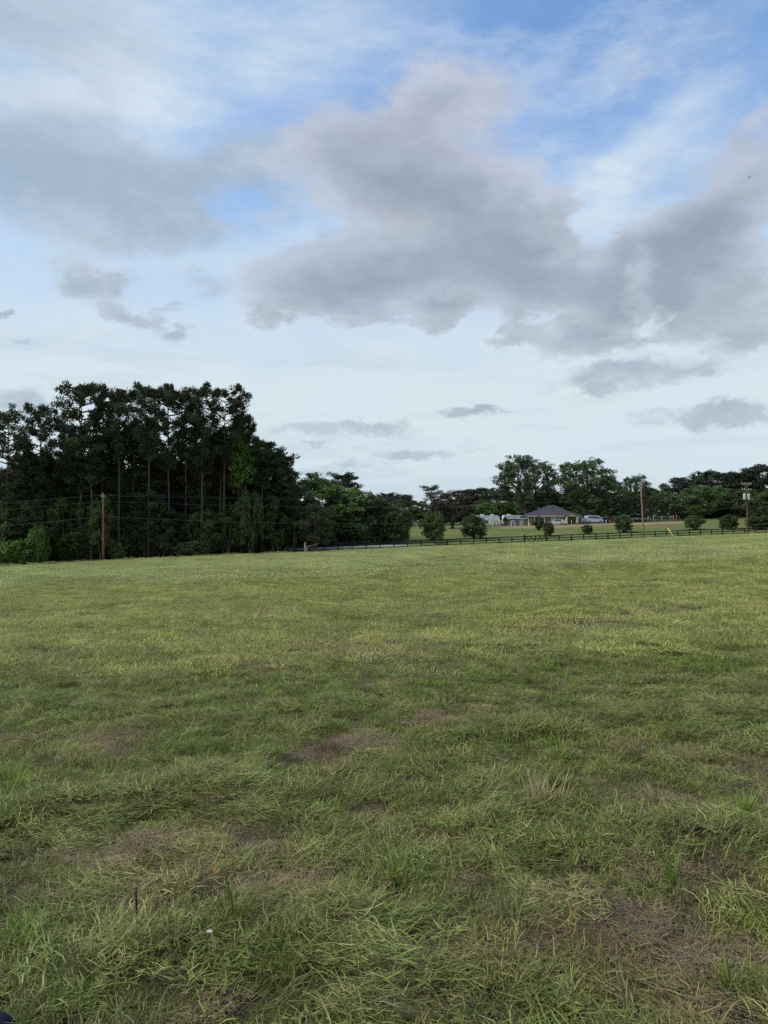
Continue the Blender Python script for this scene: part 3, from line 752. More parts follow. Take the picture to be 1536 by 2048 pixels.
# bleached dead trunk
X, Y, Z = place(612, 1.2)
r = empty('dead_tree', (X, Y, Z - .1), 'bleached dead trunk with one long broken branch beside the first fence bay', 'dead tree')
mb = MB(); mb.tube([(0, 0, 0), (-.05, 0, .6), (-.15, 0, 1.3), (-.1, 0, 1.9)], [.24, .2, .19, .08], 8); mb.tube([(.0, 0, .2), (.18, 0, .7), (.28, 0, 1.0)], [.14, .1, .05], 6)
link('trunk', mb.mesh('dead_trunk', M['bark_dead'], True), r)
mb = MB(); mb.tube([(-.1, 0, .9), (.6, .1, 1.15), (1.5, .1, 1.35), (2.4, .2, 1.6)], [.1, .08, .06, .03], 6); mb.tube([(1.5, .1, 1.35), (2.0, .3, 1.75)], [.04, .015], 5)
link('branch', mb.mesh('dead_branch', M['bark_dead'], True), r)

# ------------------------------------------------------------------ board fence, gate
FS = 4.0
def fpos(x): 
    y = EDGE0 + EDGEK * x + FS; return Vector((x, y, hz(x, y)))
mb = MB().box(-.09, .09, -.07, .07, -.25, 1.26)
post_me = mb.mesh('post', M['fence'])
gpost_me = MB().box(-.12, .12, -.12, .12, -.3, 1.55).mesh('gate_post', M['fence'])
rail_me = MB().box(0, 1, -.02, .02, -.09, .09).mesh('rail', M['fence'])
def rail_between(a, b, parent, name='rail'):
    """one board from a to b (world points), its face upright"""
    d = b - a; L = d.length; x = d / L; y = Vector((-x.y, x.x, 0)).normalized(); z = x.cross(y)
    o = link(name, rail_me, parent)
    m = Matrix((( x.x * L, y.x, z.x, a.x), (x.y * L, y.y, z.y, a.y), (x.z * L, y.z, z.z, a.z), (0, 0, 0, 1)))
    o.matrix_world = m if parent is None else parent.matrix_basis.inverted() @ m
    return o
def board_fence(x0, x1, n, label, thick_ends):
    base = fpos(x0); root = empty('board_fence', base, label, 'fence', 'black board fence along the lane')
    xs = [x0 + (x1 - x0) * i / n for i in range(n + 1)]; rg = random.Random(int(x0 * 10))
    for i, x in enumerate(xs):
        p = fpos(x)
        o = link('post', gpost_me if i in thick_ends else post_me, root, p - base)
        o.rotation_euler = (rg.gauss(0, .012), rg.gauss(0, .012), math.atan(EDGEK)); o.scale.z = rg.uniform(.97, 1.04)
    off = Vector((.25, -.97, 0)).normalized() * .094
    for i in range(n):
        for k, z in enumerate((.24, .72, 1.2)):
            a = fpos(xs[i]) + off + Vector((.01, 0, z + rg.gauss(0, .012))); b = fpos(xs[i + 1]) + off + Vector((-.01, 0, z + rg.gauss(0, .012)))
            rail_between(a, b, root)
GX0, GX1 = 27.1, 31.65
board_fence(-15.9, GX0, 17, 'left run of black board fence, from the pine grove to the gate', (17,))
board_fence(GX1, 86.0, 21, 'right run of black board fence, from the gate to the right picture edge', (0,))
mid = (GX0 + GX1) / 2
for (a, b, lab, sgn) in [(GX0 + .18, mid - .06, 'left leaf of the black farm gate, braces falling to the right', 1), (mid + .06, GX1 - .18, 'right leaf of the black farm gate, braces rising to the right', -1)]:
    pa, pb = fpos(a), fpos(b)
    root = empty('gate', pa, lab, 'gate', 'two leaves of the farm gate')
    for z in (.2, .72, 1.24): rail_between(pa + Vector((0, 0, z)), pb + Vector((0, 0, z)), root)
    for x in (a, b):
        p = fpos(x); o = link('stile', MB().box(-.05, .05, -.05, .05, .1, 1.34).mesh('stile', M['fence']), root, p - pa)
    off = Vector((.01, -.04, 0))
    for t0, t1 in ((0.05, .55), (.45, .95)):
        lo, hi = (t1, t0) if sgn > 0 else (1 - t1, 1 - t0)
        q0 = pa.lerp(pb, lo) + off + Vector((0, 0, .14)); q1 = pa.lerp(pb, hi) + off + Vector((0, 0, 1.26))
        rail_between(q0, q1, root, 'brace')

# ------------------------------------------------------------------ poles and wires
def pole(px, s, top, label, m, r=.16, lean=0.0):
    X, Y, Z = place(px, s); H = zat(top, Y) - Z
    root = empty('utility_pole', (X, Y, Z), label, 'utility pole', 'utility poles along the lane')
    sh = MB().tube([(0, 0, -.5), (-lean * H * .33, 0, H * .33), (-lean * H * .66, 0, H * .66), (-lean * H, 0, H)], [r, r * .9, r * .82, r * .7], 12)
    link('shaft', sh.mesh('shaft', m, True), root)
    return root, X, Y, Z, H
ins_me = MB().tube([(0, 0, 0), (0, 0, .08), (0, 0, .1), (0, 0, .16), (0, 0, .18), (0, 0, .25)], [.03, .03, .075, .085, .05, .06], 8).mesh('insulator', M['porcelain'], True)
RA = math.atan(EDGEK)
p1, X1, Y1, Z1, H1 = pole(208, 0, 989, 'reddish wooden utility pole standing before the dark pine grove', M['pole_red'], .18, .015)
for dz, dx in ((0, 0), (-.35, .2), (-.35, -.2)):
    o = link('insulator', ins_me, p1, (dx - .015 * H1, -.06, H1 + dz))
link('bracket', MB().box(-.3, .3, -.05, .05, -.42, -.34).mesh('bracket', M['steel']), p1, (-.015 * H1, -.18, H1))
p2, X2, Y2, Z2, H2 = pole(1287, 1.5, 966, 'tan weathered utility pole by the fence right of the house', M['pole_tan'], .17, .045)
for dz, dx in ((0, 0), (-.45, .22), (-.45, -.22)):
    link('insulator', ins_me, p2, (dx - .045 * H2, -.06, H2 + dz))
link('bracket', MB().box(-.34, .34, -.05, .05, -.52, -.44).mesh('bracket', M['steel']), p2, (-.045 * H2, -.18, H2))
p3, X3, Y3, Z3, H3 = pole(1496, .5, 965, 'dark brown utility pole with crossarms and two pale transformers', M['pole_brown'], .18, .03)
for zz in (-.35, -1.5):
    arm = link('crossarm', MB().box(-1.15, 1.15, -.06, .06, -.06, .06).mesh('crossarm', M['bark_dead']), p3, (-.03 * H3, -.2, H3 + zz)); arm.rotation_euler.z = RA
    for q in (-1.05, -.5, .5, 1.05): link('insulator', ins_me, arm, (q, 0, .06))
    for sg in (-1, 1): link('brace', MB().tube([(sg * .8, .1, -.05), (0, .12, -.7)], .025, 5).mesh('arm_brace', M['steel']), arm)
for sg in (-1, 1):
    t = link('transformer', MB().tube([(0, 0, 0), (0, 0, .05), (0, 0, 1.0), (0, 0, 1.06), (0, 0, 1.12)], [.2, .25, .25, .27, .2], 14).mesh('transformer', M['can'], True), p3, (-.03 * H3 + sg * .42, -.12, H3 - 3.5))
    link('bushing', ins_me, t, (.08, 0, 1.12)); link('bushing', ins_me, t, (-.08, 0, 1.12))
    link('mount', MB().box(-.2, .2, -.05, .05, .45, .6).mesh('mount', M['steel']), t, (-sg * .22, .05, 0))
# wires
P0 = (X1 - 58, Y1 - 58 * EDGEK); P4 = (X3 + 40, Y3 + 10)
z0 = hz(*P0)
def wire(zs, off, r, label, sag=1.35):
    pts = []
    st = [(P0[0], P0[1], z0 + zs[0]), (X1 - .015 * H1, Y1, zat(zs[1], Y1)), (X2 - .045 * H2, Y2, zat(zs[2], Y2)), (X3 - .03 * H3, Y3, zat(zs[3], Y3)), (P4[0], P4[1], zat(zs[3], Y3) + 1.5)]
    st = [Vector(p) + Vector((off * .25, off, 0)) for p in st]
    for i in range(len(st) - 1):
        n = 14; L = (st[i + 1] - st[i]).length; sg = sag * (L / 100) ** 2 + .15
        for k in range(n + (i == len(st) - 2)):
            t = k / n; p = st[i].lerp(st[i + 1], t); p.z -= 4 * sg * t * (1 - t); pts.append(p)
    o = link('wire', MB().tube(pts, r, 5).mesh('wire', M['wire'], True)); tag(o, label, 'wire', 'overhead wires along the lane')
wire((9.2, 988, 966.5, 968), 0, .011, 'topmost of the overhead wires crossing in front of the grove')
wire((8.9, 991, 971, 970), -.3, .011, 'second overhead wire from the top, close below the topmost')
wire((7.9, 1002, 993, 985), -.1, .013, 'third overhead wire, well above the lowest cable')
wire((5.3, 1033, 1029, 1012), -.12, .02, 'lowest and thickest overhead cable crossing the dark pines')
# guy wire with its yellow guard
ax, ay, az_ = place(1349, -3.5)
top = Vector((X2 - .03 * H2, Y2, Z2 + H2 * .86)); an = Vector((ax, ay, az_)); d = (top - an)
root = empty('guy_wire', an, 'guy wire of the tan pole with a leaning yellow plastic guard at its foot', 'guy wire')
link('cable', MB().tube([(0, 0, 0), d], .012, 5).mesh('cable', M['wire']), root)
link('guard', MB().tube([d.normalized() * .05, d.normalized() * 2.35], .075, 8).mesh('guard', M['yellow'], True), root)
# yard light
X, Y, Z = place(764, depth=160); H = zat(1004, Y) - Z
root = empty('yard_light', (X, Y, Z), 'thin yard light pole with white lamp head before the dark domed tree', 'yard light')
link('pole', MB().tube([(0, 0, -.2), (0, 0, H)], [.07, .05], 8).mesh('light_pole', M['steel'], True), root)
link('lamp_head', MB().tube([(0, 0, 0), (0, 0, .15), (0, 0, .5), (0, 0, .75), (0, 0, .85)], [.2, .36, .34, .2, .05], 12).mesh('lamp_head', M['white'], True), root, (.08, 0, H - .1))

# ------------------------------------------------------------------ house
def build_house():
    X, Y, Z = place(1105, depth=198)
    R = empty('house', (X, Y, Z - .05), 'cream brick bungalow with a dark hip roof and gabled doorway under the oaks', 'house')
    wl = link('wall', MB().box(-6.3, 5.9, 0, 9, -.3, 2.4).mesh('wall', M['brick']), R)
    # gabled entrance bay, with an opening for the doors
    x0, x1, y0 = 3.25, 6.35, -1.3
    wb = MB()
    wb.box(x0, 3.72, y0, -.003, -.3, 2.35).box(5.9, x1, y0, -.003, -.3, 2.35).box(3.72, 5.9, y0, -.003, 2.15, 2.35).box(3.72, 5.9, y0 + .5, y0 + .7, -.3, 2.15)
    wb.prism([(x0, 2.352), (x1, 2.352), ((x0 + x1) / 2, 3.2)], y0, y0 + .3)
    link('entrance_wall', wb.mesh('entrance_wall', M['brick']), R)
    link('side_wing', MB().box(5.903, 8.05, 1.0, 7.0, -.3, 2.3).mesh('side_wing', M['brick']), R)
    # hip roof with eaves
    e = .6; a = (-6.3 - e, -e, 2.4); b = (5.9 + e, -e, 2.4); c = (5.9 + e, 9 + e, 2.4); d = (-6.3 - e, 9 + e, 2.4)
    r1, r2 = (-.3, 4.5, 5.35), (1.6, 4.5, 5.35)
    lo = lambda p: (p[0], p[1], p[2] - .18)
    rm = MB().add([a, b, c, d, r1, r2, lo(a), lo(b), lo(c), lo(d)], [(0, 1, 5, 4), (1, 2, 5), (2, 3, 4, 5), (3, 0, 4), (0, 6, 7, 1), (1, 7, 8, 2), (2, 8, 9, 3), (3, 9, 6, 0), (6, 9, 8, 7)])
    rf = link('roof', rm.mesh('roof', M['shingle']), R)
    for p, q in ((r1, r2), (a, r1), (b, r2)):
        link('ridge_cap', MB().tube([p, q], .07, 6).mesh('ridge_cap', M['shingle']), rf)
    link('fascia', MB().box(a[0], x0 - .3, -e - .03, -e - .004, 2.2, 2.41).mesh('fascia', M['trim']), rf)
    # gable roof
    xm = (x0 + x1) / 2; yb = 2.6
    gm = MB()
    for sg, xe in ((-1, x0 - .35), (1, x1 + .35)):
        zE = 2.2
        vs = [(xm, y0 - .35, 3.36), (xe, y0 - .35, zE), (xe, yb, zE), (xm, yb, 3.36)]
        vs += [(p[0], p[1], p[2] - .14) for p in vs]
        gm.add(vs, [(0, 1, 2, 3), (7, 6, 5, 4), (0, 4, 5, 1), (1, 5, 6, 2), (2, 6, 7, 3), (3, 7, 4, 0)])
    link('gable_roof', gm.mesh('gable_roof', M['shingle']), R)
    link('side_roof', MB().add([(5.95, .5, 2.32), (8.5, .5, 2.28), (8.5, 7.5, 2.28), (5.95, 7.5, 2.32), (6.0, 3, 3.5), (6.6, 4, 3.5)], [(0, 1, 5, 4), (1, 2, 5), (2, 3, 4, 5), (3, 0, 4), (0, 3, 2, 1)]).mesh('side_roof', M['shingle']), R)
    for k, xx in enumerate((3.75, 4.83)):
        dr = link('door', MB().box(0, 1.04, 0, .06, 0, 2.12).mesh('door', M['door']), R, (xx, y0 + .38, 0))
        for zz in (.25, 1.15): link('door_panel', MB().box(.17, .87, -.02, .0, zz, zz + .7).mesh('door_panel', M['shutter']), dr)
        link('handle', MB().tube([(.95 if k == 0 else .09, -.05, 1.0), (.95 if k == 0 else .09, -.05, 1.15)], .02, 6).mesh('handle', M['steel']), dr)
    for xx in (3.3, 6.3): link('porch_post', MB().box(-.1, .1, -.1, .1, -.1, 2.2).mesh('porch_post', M['trim']), R, (xx, y0 - .25, 0))
    def window(x, w, z0, z1, shut=True, y=0.0):
        f = MB(); t = .06
        f.box(-w / 2, w / 2, -.05, .0, z0, z0 + t).box(-w / 2, w / 2, -.05, .0, z1 - t, z1).box(-w / 2, -w / 2 + t, -.05, 0, z0 + t, z1 - t).box(w / 2 - t, w / 2, -.05, 0, z0 + t, z1 - t).box(-w / 2 + t, w / 2 - t, -.04, 0, (z0 + z1) / 2 - .02, (z0 + z1) / 2 + .02)
        o = link('window', f.mesh('window', M['trim']), R, (x, y - .002, 0))
        link('pane', MB().box(-w / 2 + t, w / 2 - t, -.02, -.004, z0 + t, z1 - t).mesh('pane', M['glass']), o)
        link('sill', MB().box(-w / 2 - .06, w / 2 + .06, -.12, 0, z0 - .07, z0 - .002).mesh('sill', M['trim']), o)
        if shut:
            for sg in (-1, 1): link('shutter', MB().box(-.17, .17, -.045, 0, z0, z1).mesh('shutter', M['shutter']), R, (x + sg * (w / 2 + .18), y - .002, 0))
    window(-5.6, .55, .5, 2.05); window(-3.6, .8, .6, 2.05); window(-1.15, .55, .25, 2.1)
    window(1.35, .8, .45, 2.1, False); window(2.35, .6, .2, 2.1, False); window(2.98, .4, .2, 2.1, False); window(7.0, .9, .7, 1.9, True, 1.0)
    link('chimney', MB().tube([(-2.4, 6, 3.5), (-2.4, 6, 4.9)], .12, 8).mesh('vent_pipe', M['steel']), rf)
build_house()

# ------------------------------------------------------------------ vehicles and farmyard
def vehicle(kind, px, dep, label, cat, paint, heading, name='parked_car'):
    X, Y, Z = place(px, depth=dep)
    R = empty(name, (X, Y, Z), label, cat, None, heading)
    rr = .34
    if kind == 'car':
        body = [(-2.1, .3), (2.05, .3), (2.15, .55), (2.05, .8), (1.1, .95), (-1.95, 1.0), (-2.15, .75)]; cab = [(-1.98, .98), (-1.6, 1.46), (-1.3, 1.52), (.1, 1.5), (.35, 1.44), (1.15, .93)]; W, wx = .86, 1.32
        sw = [(-1.55, 1.03), (-1.3, 1.4), (.1, 1.4), (.75, 1.0)]
    elif kind == 'van':
        body = [(-2.5, .3), (2.4, .3), (2.5, .7), (2.3, 1.1), (-2.5, 1.15)]; cab = [(-2.5, 1.14), (-2.45, 2.0), (-2.2, 2.1), (1.0, 2.05), (1.4, 1.9), (2.2, 1.08)]; W, wx = .95, 1.55
        sw = [(-1.9, 1.25), (-1.9, 1.8), (1.0, 1.8), (1.6, 1.22)]
    else:
        body = [(-2.7, .45), (2.6, .45), (2.7, .75), (2.6, 1.05), (1.2, 1.12), (-2.7, 1.1)]; cab = [(-.6, 1.1), (-.45, 1.75), (-.2, 1.82), (.7, 1.8), (.95, 1.7), (1.45, 1.08)]; W, wx = .95, 1.75; rr = .4
        sw = [(-.35, 1.18), (-.3, 1.65), (.65, 1.65), (1.1, 1.17)]
    bm = MB().prism(body, -W, W); n0 = len(bm.v); bm.prism(cab, -W * .93, W * .93)
    bm.v = [(v[0], v[1] * (1 - .16 * max(0, (v[2] - 1.0)) / .5) if i >= n0 else v[1], v[2]) for i, v in enumerate(bm.v)]
    link('body', bm.mesh('car_body', paint), R)
    for sg in (-1, 1):
        zc = lambda z: W * .93 * (1 - .16 * max(0, z - 1.0) / .5) + .006
        vs = [(x, sg * zc(z), z) for x, z in sw] + [(x, sg * (zc(z) - .02), z) for x, z in sw]; k = len(sw)
        link('side_window', MB().add(vs, [tuple(range(k)), tuple(range(2 * k - 1, k - 1, -1))] + [(i, i + k, (i + 1) % k + k, (i + 1) % k) for i in range(k)]).mesh('side_window', M['glass']), R)
        link('headlight', MB().box(-.04, .05, -.16, .16, -.07, .07).mesh('headlight', M['can']), R, (body[2][0] - .04, sg * W * .68, body[2][1] + .12))
        for wxx in (-wx, wx):
            w = link('wheel', MB().tube([(0, -.1, 0), (0, .1, 0)], rr, 16).mesh('wheel', M['black'], False), R, (wxx, sg * (W - .07), rr))
            link('rim', MB().tube([(0, -.11, 0), (0, .11, 0)], rr * .6, 12).mesh('rim', M['steel']), w)
    a, b = cab[-2], cab[-1]; yw = W * .78
    link('windscreen', MB().add([(a[0] + .012, -yw * .9, a[1] - .03), (b[0] - .05, -yw, b[1] + .06), (b[0] - .05, yw, b[1] + .06), (a[0] + .012, yw * .9, a[1] - .03)], [(0, 1, 2, 3)]).mesh('windscreen', M['glass']), R, (.02, 0, .02))
    if kind == 'pickup':
        bm = MB().box(-2.72, -.62, -W - .002, -W + .06, 1.09, 1.32).box(-2.72, -.62, W - .06, W + .002, 1.09, 1.32).box(-2.74, -2.66, -W + .06, W - .06, 1.09, 1.32)
        link('bed_side', bm.mesh('bed_side', paint), R)
    return R
vehicle('car', 1112, 192.5, 'pale silver hatchback parked in front of the house windows', 'car', M['silver'], math.radians(168))
vehicle('van', 1187, 203, 'white van parked in the shade right of the round oak trunk', 'van', M['white'], math.radians(10), 'parked_van')
vehicle('car', 1200, 209, 'white car parked behind the white van under the oak', 'car', M['white'], math.radians(185))
vehicle('pickup', 1229, 203, 'dark red pickup truck parked in the shade under the trees', 'pickup truck', M['redpaint'], math.radians(5), 'pickup_truck')
vehicle('car', 1168, 196, 'slate coloured car at the right end of the house', 'car', M['bluepaint'], math.radians(75))

def trailer(px, dep, L, H, label, m, name='travel_trailer', cat='travel trailer', ac=2, rz=0.05):
    X, Y, Z = place(px, depth=dep)
    R = empty(name, (X, Y, Z), label, cat, None, rz)
    l = L / 2
    link('body', MB().prism([(-l, .55), (l - .3, .55), (l, 1.0), (l, H - .5), (l - .5, H), (-l + .3, H), (-l, H - .3)], 0, 2.4).mesh('trailer_body', m), R)
    link('stripe', MB().box(-l + .05, l - .35, -.012, -.002, 1.15, 1.35).mesh('stripe', M['greysiding']), R)
    for k in range(ac):
        link('roof_unit', MB().box(-.45, .45, .8, 1.6, 0, .3).mesh('roof_unit', M['white']), R, (-l + L * (.25 + .45 * k), 0, H))
    for k in range(3):
        w = link('window', MB().box(-.45, .45, -.03, .0, 1.55, 2.15).mesh('trailer_window', M['offwhite']), R, (-l + L * (.18 + .29 * k), -.002, 0))
        link('pane', MB().box(-.4, .4, -.04, -.032, 1.6, 2.1).mesh('pane', M['glass']), w)
    d = link('door', MB().box(-.35, .35, -.03, 0, .65, 2.35).mesh('trailer_door', M['offwhite']), R, (-l + L * .62, -.003, 0))
    link('handle', MB().box(.22, .28, -.06, -.03, 1.4, 1.5).mesh('handle', M['steel']), d)
    for x in (-.45, .45):
        w = link('wheel', MB().tube([(0, 0, 0), (0, .22, 0)], .35, 14).mesh('wheel', M['black']), R, (x, .05, .35)); link('rim', MB().tube([(0, -.02, 0), (0, .1, 0)], .2, 10).mesh('rim', M['steel']), w)
    link('hitch', MB().tube([(l - .3, .6, .5), (l + 1.1, 1.2, .5), (l - .3, 1.8, .5)], .05, 6).mesh('hitch', M['steel']), R)
    return R
trailer(977, 204, 6.2, 2.9, 'white travel trailer with roof units, left of the farmyard', M['offwhite'])
trailer(1031, 207, 6.6, 2.75, 'second white trailer half hidden behind the grey shed', M['offwhite'], ac=1)
X, Y, Z = place(1034, depth=199)
R = empty('shed', (X, Y, Z), 'low grey shed with flat roof beside the left wall of the house', 'shed')
link('wall', MB().box(-2.7, 2.7, 0, 2.2, -.2, 1.75).mesh('shed_wall', M['greysiding']), R)
link('roof', MB().add([(-2.9, -.2, 1.752), (2.9, -.2, 1.752), (2.9, 2.4, 1.95), (-2.9, 2.4, 1.95), (-2.9, -.2, 1.84), (2.9, -.2, 1.84), (2.9, 2.4, 2.04), (-2.9, 2.4, 2.04)], [(0, 3, 2, 1), (4, 5, 6, 7), (0, 1, 5, 4), (1, 2, 6, 5), (2, 3, 7, 6), (3, 0, 4, 7)]).mesh('shed_roof', M['steel']), R)
dd = link('door', MB().box(-.5, .5, -.04, -.002, 0, 1.6).mesh('shed_door', M['bark_dead']), R, (1.2, 0, 0)); link('handle', MB().box(.35, .4, -.08, -.04, .8, .95).mesh('handle', M['steel']), dd)
# white A-frame swing stand
X, Y, Z = place(1026.5, depth=194)
R = empty('swing_frame', (X, Y, Z), 'small white A shaped frame standing in front of the grey shed', 'swing frame')
for y in (0, 1.4):
    for sg in (-1, 1): link('leg', MB().tube([(sg * .55, y, 0), (sg * .3, y, 1.4)], .045, 6).mesh('leg', M['white']), R)
    link('top_bar', MB().tube([(-.3, y, 1.4), (.3, y, 1.4)], .045, 6).mesh('top_bar', M['white']), R)
link('cross_bar', MB().tube([(0, 0, 1.42), (0, 1.4, 1.42)], .045, 6).mesh('cross_bar', M['white']), R)
tree('bush_white', 985, depth=197, top=1037, w=40, label='white flowering bush in front of the left white trailer', cat='bush', name='bush')
tree('bush_dark', 1010, depth=197, top=1034, w=9, label='narrow dark evergreen bush between the white trailer and the grey shed', cat='bush', name='bush')
for px, w, tp, kd, lab in [(1068, 16, 1045, 'bush_mid', 'low green bush at the left corner of the house'), (1125, 12, 1044, 'bush_dark', 'dark bush left of the doors by the house'), (1129, 10, 1046, 'bush_bright', 'light green bush close to the left door post'),
                       (1156, 12, 1046, 'bush_dark', 'dark low bush right of the doorway'), (1098, 10, 1047, 'bush_mid', 'small green bush behind the silver hatchback')]:
    tree(kd, px, depth=194.5, top=tp, w=w, label=lab, cat='bush', name='bush')
# flatbed trailer under the magnolia
X, Y, Z = place(1282, depth=197)
R = empty('flatbed_trailer', (X, Y, Z), 'grey flatbed trailer in the shade behind the tan pole', 'trailer', None, .04)
link('deck', MB().box(-2.6, 2.6, 0, 2.1, .62, .74).mesh('deck', M['greysiding']), R)
for y in (.0, 2.04):
    link('side_rail', MB().box(-2.6, 2.6, y, y + .06, 1.05, 1.13).mesh('side_rail', M['steel']), R)
    for k in range(5): link('stake', MB().box(-.03, .03, y + .008, y + .052, .743, 1.048).mesh('stake', M['steel']), R, (-2.5 + 1.25 * k, 0, 0))
for x in (-.5, .5):
    for y in (-.12, 2.0): link('wheel', MB().tube([(0, 0, 0), (0, .22, 0)], .36, 14).mesh('wheel', M['black']), R, (x, y, .36))
link('tongue', MB().tube([(2.6, .4, .6), (4.0, 1.05, .6), (2.6, 1.7, .6)], .05, 6).mesh('tongue', M['steel']), R)
# wire fence with pale posts
base = Vector(place(1296, depth=198)); R = empty('wire_fence', base, 'wire fence with pale posts under the magnolia', 'fence')
ps = [Vector(place(px, depth=198)) for px in (1296, 1307, 1324, 1341, 1347)]
wp = MB().tube([(0, 0, -.2), (0, 0, 1.55)], [.09, .08], 8).mesh('fence_post', M['tanpost'], True)
for p in ps: link('post', wp, R, p - base)
for z in (.15, .6, 1.0, 1.4): link('strand', MB().tube([p - base + Vector((0, -.09, z)) for p in ps], .022, 4).mesh('strand', M['steel']), R)
for px, dep, top, w, m, lab in [(1353, 198, 1030, .13, M['orange'], 'orange red post at the right end of the wire fence'), (831, 190, 1059, .16, M['fence'], 'short dark post in the gap before the far pasture'),
                                (993, 190, 1046, .12, M['tanpost'], 'tan post in the grass in front of the white trailer'), (1143, 191, 1040, .07, M['offwhite'], 'thin pale post in front of the doorway'),
                                (1212, 193, 1040, .08, M['offwhite'], 'thin white post in front of the red pickup'), (1095, 149.5, 1069, .11, M['tanpost'], 'pale wooden post behind the right gate post')]:
    X, Y, Z = place(px, depth=dep); H = zat(top, Y) - Z
    o = link('post', MB().tube([(0, 0, -.2), (0, 0, H * .97), (0, 0, H)], [w, w * .95, w * .6], 8).mesh('yard_post', m, True), loc=(X, Y, Z)); tag(o, lab, 'post')
# tall dead weeds at the left edge of the grove, straw coloured clump behind the fence
def weed_patch(px0, px1, s0, s1, n, hh, label):
    rg = np.random.default_rng(int(px0) + 500); P = []
    for i in range(n): P.append(place(rg.uniform(px0, px1), rg.uniform(s0, s1)))
    P = np.array(P); ax = rg.normal(0, .22, (n, 3)) + np.array([0, 0, 1.0]); ln = hh * rg.uniform(.5, 1.2, n)
    v, t = cards(rg, P + ax * ln[:, None] * .45, ax, ln, np.full(n, .09), np.clip(rg.normal(.5, .25, n), 0, 1))
    k = len(v) // 4
    o = link('weeds', np_mesh('weeds', v, np.full(k, 4), np.arange(4 * k), M['weeds'], {'tint': t})); tag(o, label, 'weeds', kind='stuff')
weed_patch(-40, 66, .5, 3, 700, 1.9, 'tall dry weeds at the left end of the grove')
weed_patch(868, 894, 5.5, 7, 160, .9, 'straw coloured weeds behind the board fence')

# bird
d = px_dir(1499, 355); X, Y = d.x * 55 / d.y, 55.0
b = MB().tube([(-.16, 0, 0), (-.1, 0, .01), (0, 0, .02), (.1, 0, .03), (.15, 0, .03)], [.01, .035, .05, .035, .012], 8)
R = empty('bird', (X, Y, cam.location.z + d.z * 55 / d.y), 'tiny dark bird flying high at the upper right before the grey cloud', 'bird', None, .9)
R.scale = (.62, .62, .62)
link('body', b.mesh('bird_body', M['bird'], True), R)
for sg in (-1, 1): link('wing', MB().add([(.06, sg * .03, .03), (-.06, sg * .03, .03), (-.09, sg * .26, .13), (.0, sg * .2, .12), (.06, sg * .03, .045), (-.06, sg * .03, .045), (-.09, sg * .26, .14), (.0, sg * .2, .13)], [(0, 1, 2, 3), (7, 6, 5, 4), (0, 4, 5, 1), (1, 5, 6, 2), (2, 6, 7, 3), (3, 7, 4, 0)]).mesh('bird_wing', M['bird']), R)
link('tail', MB().box(-.26, -.14, -.03, .03, -.005, .005).mesh('bird_tail', M['bird']), R)

# ------------------------------------------------------------------ meadow grass
def blades(rng, n, R, length, width, lean, curl, zlift, segs=2, centred=False, dirbias=None, kink=0.0, dome=0.0):
    """n grass blades rooted in a disc; each a curved ribbon tapering to a tip"""
    r = R * np.sqrt(rng.uniform(0, 1, n)) if not centred else R * rng.uniform(0, 1, n) ** 1.3
    a = rng.uniform(0, 2 * np.pi, n)
    root = np.stack([r * np.cos(a), r * np.sin(a), rng.uniform(*zlift, n)], 1)
    root[:, 2] += dome * (1 - (r / R) ** 2) * rng.uniform(.3, 1, n)
    az = rng.uniform(0, 2 * np.pi, n) if dirbias is None else rng.normal(dirbias, .55, n) + np.pi * (rng.uniform(size=n) < .5)
    if centred: az = a + rng.normal(0, .5, n)
    ln = length[0] + (length[1] - length[0]) * rng.uniform(0, 1, n) ** 1.5
    w = rng.uniform(*width, n); th = np.radians(rng.uniform(*lean, n)); cu = np.radians(rng.uniform(*curl, n))
    side = np.stack([-np.sin(az), np.cos(az), np.zeros(n)], 1)
    tw = rng.uniform(-.9, .9, n)
    pts = [root]; p = root; t = th
    for k in range(segs):
        dirv = np.stack([np.sin(t) * np.cos(az), np.sin(t) * np.sin(az), np.cos(t)], 1)
        p = p + dirv * (ln / segs)[:, None]; pts.append(p); t = t + cu / segs; az = az + rng.normal(0, kink, n)
    nv = 2 * segs + 1; V = np.zeros((n, nv, 3))
    up = np.stack([np.zeros(n), np.zeros(n), np.ones(n)], 1)
    sd = side * np.cos(tw)[:, None] + up * np.sin(tw)[:, None] * .8
    for k in range(segs):
        ww = (w * (1 - .28 * k / segs))[:, None] * .5
        V[:, 2 * k] = pts[k] - sd * ww; V[:, 2 * k + 1] = pts[k] + sd * ww
    V[:, -1] = pts[-1]
    floor = .002 + .02 * rng.uniform(0, 1, (n, 1)); V[:, :, 2] = np.maximum(V[:, :, 2], floor)
    tint = np.repeat(np.clip(rng.normal(.5, .24, n), 0, 1), nv); dry = np.repeat(rng.uniform(0, 1, n), nv)
    base = np.arange(n)[:, None] * nv
    loops, cnt = [], []
    for k in range(segs - 1):
        loops.append(base + np.array([[2 * k, 2 * k + 1, 2 * k + 3, 2 * k + 2]])); cnt.append(4)
    loops.append(base + np.array([[nv - 3, nv - 2, nv - 1]])); cnt.append(3)
    idx = np.concatenate(loops, 1).ravel(); fn = np.tile(cnt, n)
    return V.reshape(-1, 3), fn, idx, tint, dry
def patch(name, rng, material, specs):
    vs, fs, ix, tt, dd, off = [], [], [], [], [], 0
    for kw in specs:
        v, f, i, t, d = blades(rng, **kw); vs.append(v); fs.append(f); ix.append(i + off); tt.append(t); dd.append(d); off += len(v)
    return np_mesh(name, np.concatenate(vs), np.concatenate(fs), np.concatenate(ix), material, {'tint': np.concatenate(tt), 'blade_dry': np.concatenate(dd)})

